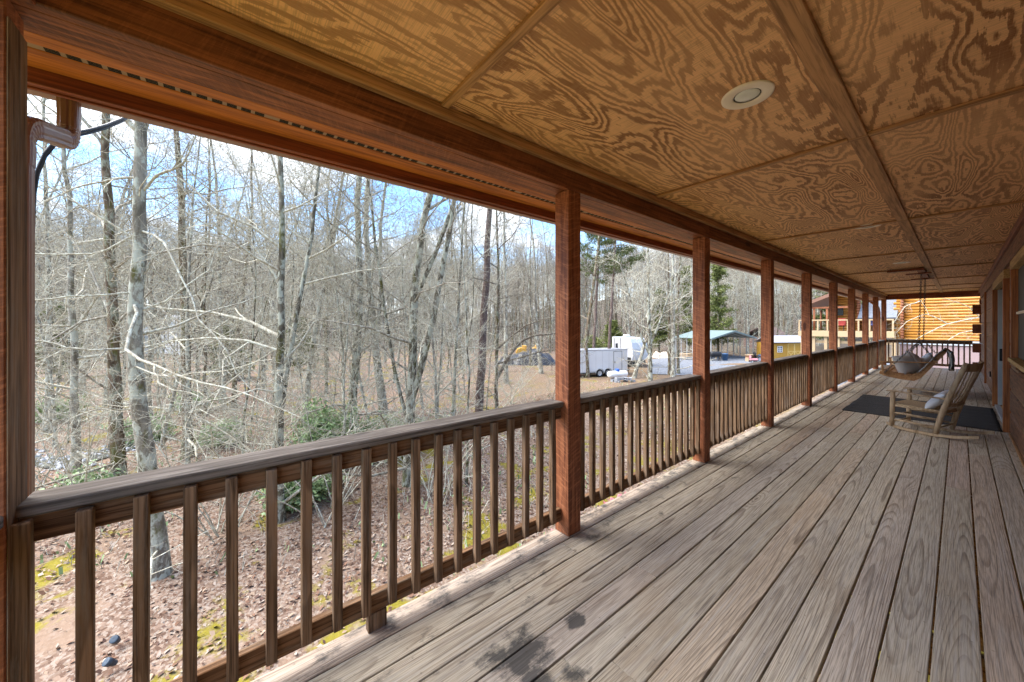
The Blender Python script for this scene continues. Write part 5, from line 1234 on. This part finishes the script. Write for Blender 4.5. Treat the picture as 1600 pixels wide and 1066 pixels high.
# tarp mound with a yellow machine behind
def mound(name, lab, cat, px0, px1, D, h_, mat, seed, depth=3.0, nx=44, ny=16):
    a, b = gnd(px0, D), gnd(px1, D); d = b - a; L = d.length; r = np.random.RandomState(seed); ph = r.rand(8) * 6
    vs = []
    for j in range(ny + 1):
        for i in range(nx + 1):
            u = i / nx; v_ = j / ny * 2 - 1; e = max(0, 1 - v_ ** 4) * min(1, u * 7) * min(1, (1 - u) * 7)
            z = h_ * e * (.72 + .18 * math.sin(u * 9 + ph[0]) + .10 * math.sin(u * 23 + ph[1] + v_ * 3)) + .07 * math.sin(u * 60 + v_ * 9 + ph[2]) * e
            vs.append((u * L, v_ * depth / 2 + .1 * math.sin(u * 30), z))
    fs = [(j * (nx + 1) + i, j * (nx + 1) + i + 1, (j + 1) * (nx + 1) + i + 1, (j + 1) * (nx + 1) + i) for j in range(ny) for i in range(nx)]
    o = MB().add(vs, fs).build(name, mat, None, smooth=True); o.location = a; o.rotation_euler = (0, 0, math.atan2(d.y, d.x)); tag(o, lab, cat); return o
tarp = flat('black_plastic_tarp', (.022, .024, .032), .28, .6)
mound('tarp_mound', 'long low mound covered with shiny black plastic tarp', 'tarp', 777, 872, 42, 1.75, tarp, 2)
ye = flat('yellow_machine_paint', (.62, .33, .04), .5)
for (p0, p1, zh, lab) in ((806, 824, 1.75, 'orange yellow machine hood showing above the black tarp'), (830, 842, 1.8, 'smaller yellow machine part behind the trunk at the tarp')):
    a, b = gnd(p0, 44.2), gnd(p1, 44.2); L = (b - a).length; t = thing('yellow_machine', lab, 'machine')
    pr = [(0, .4), (0, zh - .55), (L * .15, zh - .15), (L * .4, zh), (L * .8, zh - .05), (L, zh - .5), (L, .4)]; n = len(pr)
    vs = [(x, y_, z) for y_ in (0, 1.2) for x, z in pr]
    MB().add(vs, [tuple(range(n)), tuple(range(2 * n - 1, n - 1, -1))] + [(i, n + i, n + (i + 1) % n, (i + 1) % n) for i in range(n)]).build('hood', ye, t, None, .04)
    rbox('cab', ye, t, L * .55, L * .95, .2, 1.0, zh - .2, zh + .25, .05)
    wheel(t, L * .5, 0, .4)
    t.location = a; t.rotation_euler = (0, 0, math.atan2((b - a).y, (b - a).x))
# pale dirt / lumber pile by the drive, picnic table
mound('sand_pile', 'low pale pile of sand beyond the leaning tree by the drive', 'sand pile', 1022, 1043, 50, .9, flat('pale_sand', (.55, .47, .38), .95), 7, 2.0, 20, 8)
t, a, rot, L = local_thing('picnic_table', 'weathered wooden picnic table left of the carport', 'picnic table', 1062, 1080, 47, 48)
wd_ = flat('pale_table_wood', (.44, .32, .20), .8)
for k in range(4): rbox('top_board', wd_, t, 0, L, -.36 + k * .185, -.19 + k * .185, .72, .76)
for s_ in (-.85, .65): rbox('bench', wd_, t, 0, L, s_, s_ + .22, .42, .46)
for xx in (.15, L - .2):
    MB().bar((xx, -.2, .72), (xx, -.75, 0), .08, .08).bar((xx, .2, .72), (xx, .75, 0), .08, .08).bar((xx, -.8, .40), (xx, .8, .40), .06, .08).build('leg_frame', wd_, t, (xx, 0, .4))
t.location = a; t.rotation_euler = (0, 0, rot)
# carport
t, a, rot, L = local_thing('carport', 'open steel carport with pale teal metal roof', 'carport', 1112, 1178, 46, 49)
teal = flat('pale_teal_metal_roof', (.15, .20, .195), .6, .5); dl = 6.0; ze, zr_ = 2.75, 3.75
def slab(vs4, th, name, mat, par):
    vs = [Vector(p) for p in vs4] + [Vector(p) + Vector((0, 0, th)) for p in vs4]
    return MB().add(vs, [(3, 2, 1, 0), (4, 5, 6, 7), (0, 1, 5, 4), (1, 2, 6, 5), (2, 3, 7, 6), (3, 0, 4, 7)]).build(name, mat, par, vs[0])
slab([(-.3, -.2, ze), (L / 2, -.2, zr_), (L / 2, dl, zr_), (-.3, dl, ze)], .06, 'roof_panel', teal, t)
slab([(L / 2 + .002, -.2, zr_), (L + .3, -.2, ze), (L + .3, dl, ze), (L / 2 + .002, dl, zr_)], .06, 'roof_panel', teal, t)
for k in range(7):
    y_ = .1 + k * (dl - .4) / 6
    MB().bar((0, y_, ze - .02), (L / 2, y_, zr_ - .08), .07, .07).bar((L / 2, y_, zr_ - .08), (L, y_, ze - .02), .07, .07).build('rafter', M['steel'], t, (L / 2, y_, ze))
    for xx in (0, L): rbox('upright', M['steel'], t, xx - .04, xx + .04, y_ - .04, y_ + .04, 0, ze - .05)
slab([(-.3, -.24, ze - .12), (L / 2, -.24, zr_ - .12), (L / 2, -.205, zr_ - .12), (-.3, -.205, ze - .12)], .2, 'gable_trim', teal, t)
slab([(L / 2, -.24, zr_ - .12), (L + .3, -.24, ze - .12), (L + .3, -.205, ze - .12), (L / 2, -.205, zr_ - .12)], .2, 'gable_trim', teal, t)
t.location = a; t.rotation_euler = (0, 0, rot)
t, a, rot, L = local_thing('work_bench', 'tan wooden bench under the left side of the carport', 'bench', 1108, 1126, 45.5, 46)
rbox('top', wd_, t, 0, L, 0, .7, .85, .92); rbox('back_shelf', wd_, t, 0, L, .6, .7, 1.5, 1.6)
for xx in (.05, L - .05):
    for y_ in (.05, .65): rbox('leg', wd_, t, xx - .05, xx + .05, y_ - .05, y_ + .05, 0, .848 if y_ < .5 else 1.49)
t.location = a; t.rotation_euler = (0, 0, rot)
p = gnd(1118, 45); t = thing('grill', 'black barrel grill beside the tan bench under the carport', 'grill')
o = MB().lathe([(0, -.6), (.3, -.6), (.34, -.4), (.34, .4), (.3, .6), (0, .6)], 16).build('barrel', M['black'], t, smooth=True); o.rotation_euler = (0, math.pi / 2, 0); o.location = (0, 0, .9)
for xx in (-.45, .45): MB().bar((xx, -.25, 0), (xx, 0, .62), .05, .05).bar((xx, .25, 0), (xx, 0, .62), .05, .05).build('leg', M['black'], t, (xx, 0, .3))
t.location = p; t.rotation_euler = (0, 0, .8)
p = gnd(1133, 45.5); t = thing('rubbish_bin', 'blue plastic bin under the carport', 'bin')
MB().lathe([(0, 0), (.27, 0), (.34, .85), (.37, .86), (.37, .92), (0, .98)], 18).build('body', flat('blue_plastic', (.05, .12, .24), .5), t, smooth=True); t.location = p
MB().box(-.3, .3, .38, .40, .2, .5).build('label_panel', M['steel'], t)
t = thing('garden_tractor', 'small dark garden tractor parked left of the yellow shed', 'tractor'); p = gnd(1188, 45)
rbox('hood', flat('dark_blue_paint', (.03, .06, .12), .4, .5), t, -.2, .8, -.25, .25, .45, .85, .08); rbox('seat', M['black'], t, -.75, -.3, -.25, .25, .62, .75, .05); rbox('seat_back', M['black'], t, -.85, -.72, -.25, .25, .7, 1.15, .05)
rbox('chassis', M['black'], t, -.8, .8, -.2, .2, .28, .44, .03)
for xx, r_w in ((-.5, .34), (.55, .22)):
    for y_ in (-.4, .4): wheel(t, xx, y_, r_w, .2)
MB().tube([(.0, 0, .8), (-.15, 0, 1.1)], .02, 6).build('steering_column', M['black'], t); t.location = p; t.rotation_euler = (0, 0, 1.0)
t = thing('pink_ride_on_toy', 'faded pink ride-on toy beside the carport post', 'toy'); p = gnd(1178, 43.5); pk = flat('faded_pink_plastic', (.55, .24, .26), .5)
rbox('body', pk, t, -.45, .45, -.22, .22, .2, .5, .1); rbox('backrest', pk, t, -.45, -.33, -.2, .2, .45, .85, .05)
for xx in (-.3, .3):
    for y_ in (-.27, .27): wheel(t, xx, y_, .16, .1)
t.location = p; t.rotation_euler = (0, 0, .7)
t, a, rot, L = local_thing('side_table', 'small brown outdoor table at the right carport post', 'table', 1170, 1180, 44.5, 45)
rbox('top', wd_, t, 0, L, 0, .5, .78, .84); rbox('shelf', M['logwall'], t, .05, L - .05, .02, .45, .5, .77)
for xx in (.05, L - .05): rbox('leg', wd_, t, xx - .04, xx + .04, .03, .45, 0, .499)
t.location = a; t.rotation_euler = (0, 0, rot)
# yellow shed
t, a, rot, L = local_thing('storage_shed', 'yellow wooden storage shed with crossed double doors and grey roof', 'shed', 1209, 1264, 46.5, 47.5)
M['shed'] = m_wood('yellow_stained_shed_board', (.56, .33, .055), (.50, .28, .045), (.32, .16, .03), 'z', .6, streak=.2, knots=False)
ht = 2.25
rbox('wall', M['shed'], t, 0, L, 0, 2.6, .12, ht); rbox('skid', M['tyre'], t, .1, L - .1, .1, 2.5, 0, .119)
for k in range(1, 24): rbox('board_batten', M['shed'], t, L * k / 24 - .012, L * k / 24 + .012, -.012, -.001, .14, ht - .05)
slab([(-.2, -.25, ht - .02), (L + .2, -.25, ht - .02), (L + .2, 1.3, ht + .85), (-.2, 1.3, ht + .85)], .06, 'roof_panel', M['greyroof'], t)
slab([(-.2, 1.302, ht + .85), (L + .2, 1.302, ht + .85), (L + .2, 2.85, ht - .02), (-.2, 2.85, ht - .02)], .06, 'roof_panel', M['greyroof'], t)
rbox('eave_trim', M['black'], t, -.2, L + .2, -.27, -.252, ht - .06, ht + .02)
pale = flat('pale_yellow_trim', (.66, .46, .16), .6)
for k, x0 in enumerate((L * .38, L * .38 + 1.07)):
    d_ = rbox('door', M['shed'], t, x0, x0 + 1.05, -.04, -.014, .2, ht - .12, .005)
    for (q0, q1, r0_, r1_) in ((0, 1.05, .2, .28), (0, 1.05, 1.08, 1.15), (0, 1.05, ht - .20, ht - .12), (0, .08, .281, ht - .201), (.97, 1.05, .281, ht - .201)):
        MB().box(x0 + q0, x0 + q1, -.056, -.042, r0_, r1_).build('frame_rail', pale, d_, (x0 + q0, -.05, r0_))
    MB().bar((x0 + .08, -.051, .28), (x0 + .97, -.051, 1.08), .07, .012, (0, 1, 0)).bar((x0 + .08, -.053, 1.08), (x0 + .97, -.053, .28), .07, .012, (0, 1, 0)).build('cross_brace', pale, d_, (x0, -.05, .3))
wdw = rbox('window', M['dkwin'], t, L * .10, L * .10 + .7, -.03, -.014, 1.05, 1.75)
for k in range(4): MB().box(L * .10 + k * .2333 - .03, L * .10 + k * .2333 + .03, -.05, -.032, 1.0, 1.8).build('glazing_bar', M['white'], wdw, (L * .1, -.04, 1.4))
for k in range(4): MB().box(L * .10 - .03, L * .10 + .73, -.047, -.033, 1.0 + k * .25, 1.05 + k * .25).build('glazing_bar', M['white'], wdw, (L * .1, -.04, 1.4))
t.location = a; t.rotation_euler = (0, 0, rot)
for (px0, px1, D0, hh, nm, lab, wc, rc) in ((226, 262, 55, 3.6, 'distant_house', 'bluish roofed house glimpsed through the left woods', (.40, .45, .48), (.20, .25, .30)),
                                   (1210, 1236, 62, 2.5, 'distant_house', 'reddish brown house roof beyond the yellow shed', (.18, .12, .10), (.17, .12, .11)), (283, 296, 54, 4.6, 'distant_shed', 'small white walled shed glimpsed between trunks', (.7, .7, .7), (.5, .5, .52))):
    t, a, rot, L = local_thing(nm, lab, 'house', px0, px1, D0, D0 + 1); a.z = hgt(a.x, a.y) - .3; wm = flat('distant_wall', wc, .8); rm = flat('distant_roof', rc, .7)
    rbox('wall', wm, t, 0, L, 0, 6, 0, hh)
    slab([(-.3, -.4, hh - .1), (L + .3, -.4, hh - .1), (L + .3, 3, hh + 1.6), (-.3, 3, hh + 1.6)], .1, 'roof', rm, t); slab([(-.3, 3.002, hh + 1.6), (L + .3, 3.002, hh + 1.6), (L + .3, 6.4, hh - .1), (-.3, 6.4, hh - .1)], .1, 'roof', rm, t)
    rbox('window', M['dkwin'], t, L * .35, L * .6, -.02, -.001, hh * .5, hh * .8); t.location = a; t.rotation_euler = (0, 0, rot)
# small things on the near ground
for i, (px, py, lab, al) in enumerate(((185, 1000, 'blue black solar spotlight lying in the moss, the farther one', .9), (181, 1036, 'blue black solar spotlight on its stake, the nearer one', .2))):
    Dd = (CAMH - GZ) * FPX / (py - HOR); p = gnd(px, Dd); t = thing('garden_spotlight', lab, 'garden light', (p.x, p.y, hgt(p.x, p.y) + .02), group='garden spotlights by the porch')
    ob = MB().lathe([(0, 0), (.04, 0), (.05, .03), (.052, .10), (.066, .105), (.068, .20), (.058, .205), (0, .195)], 16).build('head', flat('slate_blue_plastic', (.045, .065, .09), .5), t, smooth=True); ob.location = (0, 0, .07); ob.rotation_euler = (.7, .3, al); ob.scale = (.7, .7, .7)
    MB().tube([(0, 0, -.02), (0, 0, .1)], .012, 6).build('stake', M['black'], t)
    MB().box(-.10, .04, -.05, .05, .10, .105, M=Matrix.Rotation(.5, 4, 'X')).build('solar_panel', M['dkwin'], t)
p = gnd(793, 11.9); t = thing('utility_marker', 'small white box marker standing in the leaves', 'marker', (p.x, p.y, hgt(p.x, p.y)))
MB().box(-.10, .10, -.06, .06, 0, .24).build('body', M['white'], t, None, .01); MB().box(-.11, .11, -.07, .07, .241, .265).build('lid', M['white'], t, None, .01)
# pink sheet and pale hose on the ground just outside the deck edge
g = NT('faded_pink_sheet', .6, .2); v = g.obj(); g.col(g.mix(g.noise(v, 9, 4), (.52, .13, .16), (.66, .30, .33))); M['pink'] = g.m
for i, (y0, y1, lab) in enumerate(((5.2, 5.9, 'crumpled pink sheet outside the deck beside the nearest post'), (7.1, 8.2, 'crumpled pink sheet outside the deck between the first two posts'))):
    vs = []; nx, ny = 26, 8
    for j in range(ny + 1):
        for k in range(nx + 1):
            y = y0 + (y1 - y0) * k / nx; x = -5.2 - .4 * j / ny + .05 * math.sin(k * 1.1); vs.append((x, y, -.9 + .07 * math.sin(k * 1.3 + j) + .06 * math.sin(j * 2.1 + k * .4) - .02 * j))
    fs = [(j * (nx + 1) + k, j * (nx + 1) + k + 1, (j + 1) * (nx + 1) + k + 1, (j + 1) * (nx + 1) + k) for j in range(ny) for k in range(nx)]
    vs = [(x, y, hgt(x, y) + .12 + (z + .9)) for x, y, z in vs]
    tag(MB().add(vs, fs).build('pink_sheet', M['pink'], None, smooth=True), lab, 'plastic sheet')

# ------------------------------------------------------------------ neighbour log cabin
g = NT('honey_varnished_log', .45, .4); v = swz(g, g.obj(), 'x'); n_ = g.noise(g.mapg(v, (8, 1.2, 8)), 1.0, 4, .6, w=g.math('MULTIPLY', g.rnd(), 30)); k_ = g.vor(g.mapg(v, (3, .9, 3)), 1.0, w=g.math('MULTIPLY', g.rnd(), 17))
c = g.ramp(n_, [(.3, (.28, .105, .018)), (.5, (.42, .19, .034)), (.75, (.52, .27, .065))]); c = g.mix(g.ramp(k_, [(.06, .8), (.12, 0.0)]), c, (.16, .06, .02)); g.col(c); g.bump(n_, .3, .004); M['honey'] = g.m
M['logend'] = flat('reddish_log_end', (.26, .10, .05), .7, .2, 0, .3, 5)
M['chink2'] = flat('grey_chinking', (.20, .13, .07), .9)
M['pvt'] = flat('pale_new_lumber', (.44, .33, .20), .75, .2, 0, .12)
cbn = thing('log_cabin', 'honey coloured round log cabin beyond the far end of the porch', 'log cabin', (-2.7, 39, GZ))
def logwall(x0, x1, y, z0, z1, dia=.2, ends=True, nm='log'):
    k = 0; z = z0
    l0 = None
    while z < z1:
        ex = .32 if k % 2 else .18
        o = MB().tube([(x0 - (ex if ends else 0), y, 0), (x1, y, 0)], dia / 2 + .006, 12)
        o = o.build(nm, M['honey'], cbn, ((x0 + x1) / 2, y, 0), smooth=True); o.location.z = z + dia / 2 - GZ
        if ends:
            e = MB().lathe([(0, 0), (dia / 2 - .01, 0), (dia / 2, .02), (dia / 2, .5)], 12).build('log_end', M['logend'], cbn, None, smooth=True)
            e.rotation_euler = (math.pi / 2 * 0, 0, 0); e.rotation_euler = (-math.pi / 2, 0, 0); e.location = (x0 + .12 - cbn.location.x, y - .38 - cbn.location.y, z + dia - GZ)
        z += dia; k += 1
logwall(-2.75, 4.5, 39.0, .42, 5.6)
box_part('side_wall', M['logend'], cbn, -2.72, 4.4, 39.12, 48, GZ, 5.5)
box_part('flashing_band', flat('pale_blue_flashing', (.42, .47, .53), .6), cbn, -2.8, 4.5, 38.86, 39.1, .12, .41, .01)
box_part('foundation', flat('mauve_painted_block', (.30, .22, .23), .85), cbn, -2.75, 4.5, 38.95, 39.1, GZ, .119)
box_part('window_shutter', flat('teal_shutter', (.08, .13, .13), .6), cbn, 1.0, 1.7, 38.83, 38.87, 3.0, 3.9, .01)
# grey shingle wing with porch
g = NT('blue_grey_shingle', .9, .1); v = g.obj(); brk = g.n('ShaderNodeTexBrick'); g.put(g.mapg(v, (1, 1, 1)), brk.inputs[0]); brk.inputs['Scale'].default_value = 5
brk.inputs['Color1'].default_value = (.16, .18, .215, 1); brk.inputs['Color2'].default_value = (.24, .255, .29, 1); brk.inputs['Mortar'].default_value = (.09, .10, .12, 1); g.col(brk.outputs[0]); M['shingle'] = g.m
slab([(-4.9, 38.0, 1.98), (-2.85, 38.0, 1.98), (-2.85, 42.5, 4.6), (-4.9, 42.5, 4.6)], .1, 'wing_roof', M['shingle'], cbn)
box_part('wing_wall', M['honey'], cbn, -5.2, -2.9, 40.2, 40.4, 1.0, 3.0)
box_part('wing_window', M['dkwin'], cbn, -4.2, -3.5, 40.15, 40.19, 1.2, 1.75)
# gabled log wing, its stacked ends towards us
for k in range(18):
    z = 1.1 + k * .2
    o = MB().tube([(-6.6 + (.9 if k % 2 else .2) * .3, 39.4, 0), (-4.95, 39.4, 0)], .105, 10).build('log', M['honey'], cbn, (-5.8, 39.4, 0), smooth=True); o.location.z = z - GZ
    e = MB().lathe([(0, 0), (.09, 0), (.1, .02), (.1, .6)], 12).build('log_end', M['logend'], cbn, smooth=True); e.rotation_euler = (-math.pi / 2, 0, 0); e.location = (-5.0 + 2.7, 38.95 - 39, z - GZ)
box_part('gable_window', M['dkwin'], cbn, -6.35, -5.9, 39.2, 39.28, 2.3, 3.1)
red = flat('rust_brown_roof_edge', (.22, .12, .085), .7)
slab([(-8.3, 37.2, 3.05), (-4.9, 37.2, 4.55), (-4.9, 44, 4.55), (-8.3, 44, 3.05)], .14, 'porch_roof', red, cbn)
slab([(-8.2, 37.1, 2.95), (-4.9, 37.1, 4.42), (-4.9, 37.19, 4.42), (-8.2, 37.19, 2.95)], .12, 'rake_board', red, cbn)
box_part('porch_beam', M['logend'], cbn, -8.1, -5.0, 37.4, 37.55, 2.84, 2.98)
for xx in (-8.0, -7.4, -6.6):
    MB().tube([(xx, 37.5, 1.1), (xx, 37.5, 2.84)], .075, 8).build('porch_post', M['logend'], cbn, (xx, 37.5, 1.9), smooth=True)
MB().tube([(-8.0, 43, 1.1), (-8.0, 43, 2.9)], .075, 8).build('porch_post', M['logend'], cbn, (-8, 43, 1.9), smooth=True)
box_part('deck_floor', M['pvt'], cbn, -8.3, -2.9, 37.0, 40.1, .98, 1.06)
box_part('deck_rim', M['pvt'], cbn, -8.32, -2.88, 36.94, 36.99, .62, 1.04, .005)
box_part('deck_handrail', M['pvt'], cbn, -8.3, -2.9, 36.95, 37.05, 1.86, 1.95, .005)
box_part('deck_handrail', M['pvt'], cbn, -8.32, -8.24, 37.06, 40, 1.86, 1.95, .005)
for k in range(10): xx = -8.26 + k * .59; box_part('deck_rail_post', M['pvt'], cbn, xx - .045, xx + .045, 36.96, 37.04, 1.065, 1.855)
for k in range(8): xx = -8.1 + k * .74; box_part('deck_support', M['pvt'], cbn, xx - .09, xx + .09, 37.1, 37.28, GZ, .975)
rbd = box_part('deck_brace', M['pvt'], cbn, -8.2, -2.9, 37.3, 37.36, .1, .3)
for (x0_, x1_, y_, col_, lab) in ((-6.25, -5.55, 37.35, (.32, .05, .04), 'red cushion seat on the neighbour deck'), (-4.6, -4.0, 37.6, (.05, .05, .12), 'dark covered chair on the neighbour deck')):
    t = thing('deck_seat', lab, 'seat', ((x0_ + x1_) / 2, y_, 1.06)); cm = flat('seat_cloth', col_, .8)
    box_part('seat', cm, t, x0_, x1_, y_, y_ + .6, 1.45, 1.6, .05); box_part('backrest', cm, t, x0_, x1_, y_ + .6, y_ + .72, 1.5, 2.05, .05)
    for xx in (x0_ + .05, x1_ - .05): box_part('leg', M['black'], t, xx - .025, xx + .025, y_ + .05, y_ + .1, 1.06, 1.449)
# bare tree whose pale limbs cross the view of the cabin
decid(88, [(2.6, 31, GZ), (2.2, 30, 0), (1.6, 29, 3)], .16, 9, .5, 10, [0, 3, 1.5, .8, .4], 4, 'bark_grey', 'twig_pale',
      [([T(1560, 490, 21.5), T(1520, 498, 21), T(1480, 506, 20.8), T(1450, 520, 20.6), T(1430, 532, 20.6)], .05, 8), ([T(1545, 500, 21), T(1530, 515, 20.8), T(1500, 520, 20.6), T(1470, 540, 20.5)], .04, 7),
       ([T(1540, 505, 21), T(1515, 480, 21.0), T(1490, 470, 21), T(1460, 462, 21)], .03, 8), ([T(1440, 470, 22), T(1415, 478, 22), T(1395, 505, 22)], .03, 6), ([T(1480, 506, 20.8), T(1450, 490, 21), T(1420, 500, 21), T(1400, 520, 21)], .03, 8)],
      None, 'bare tree with pale limbs crossing in front of the log cabin', minr=.004)
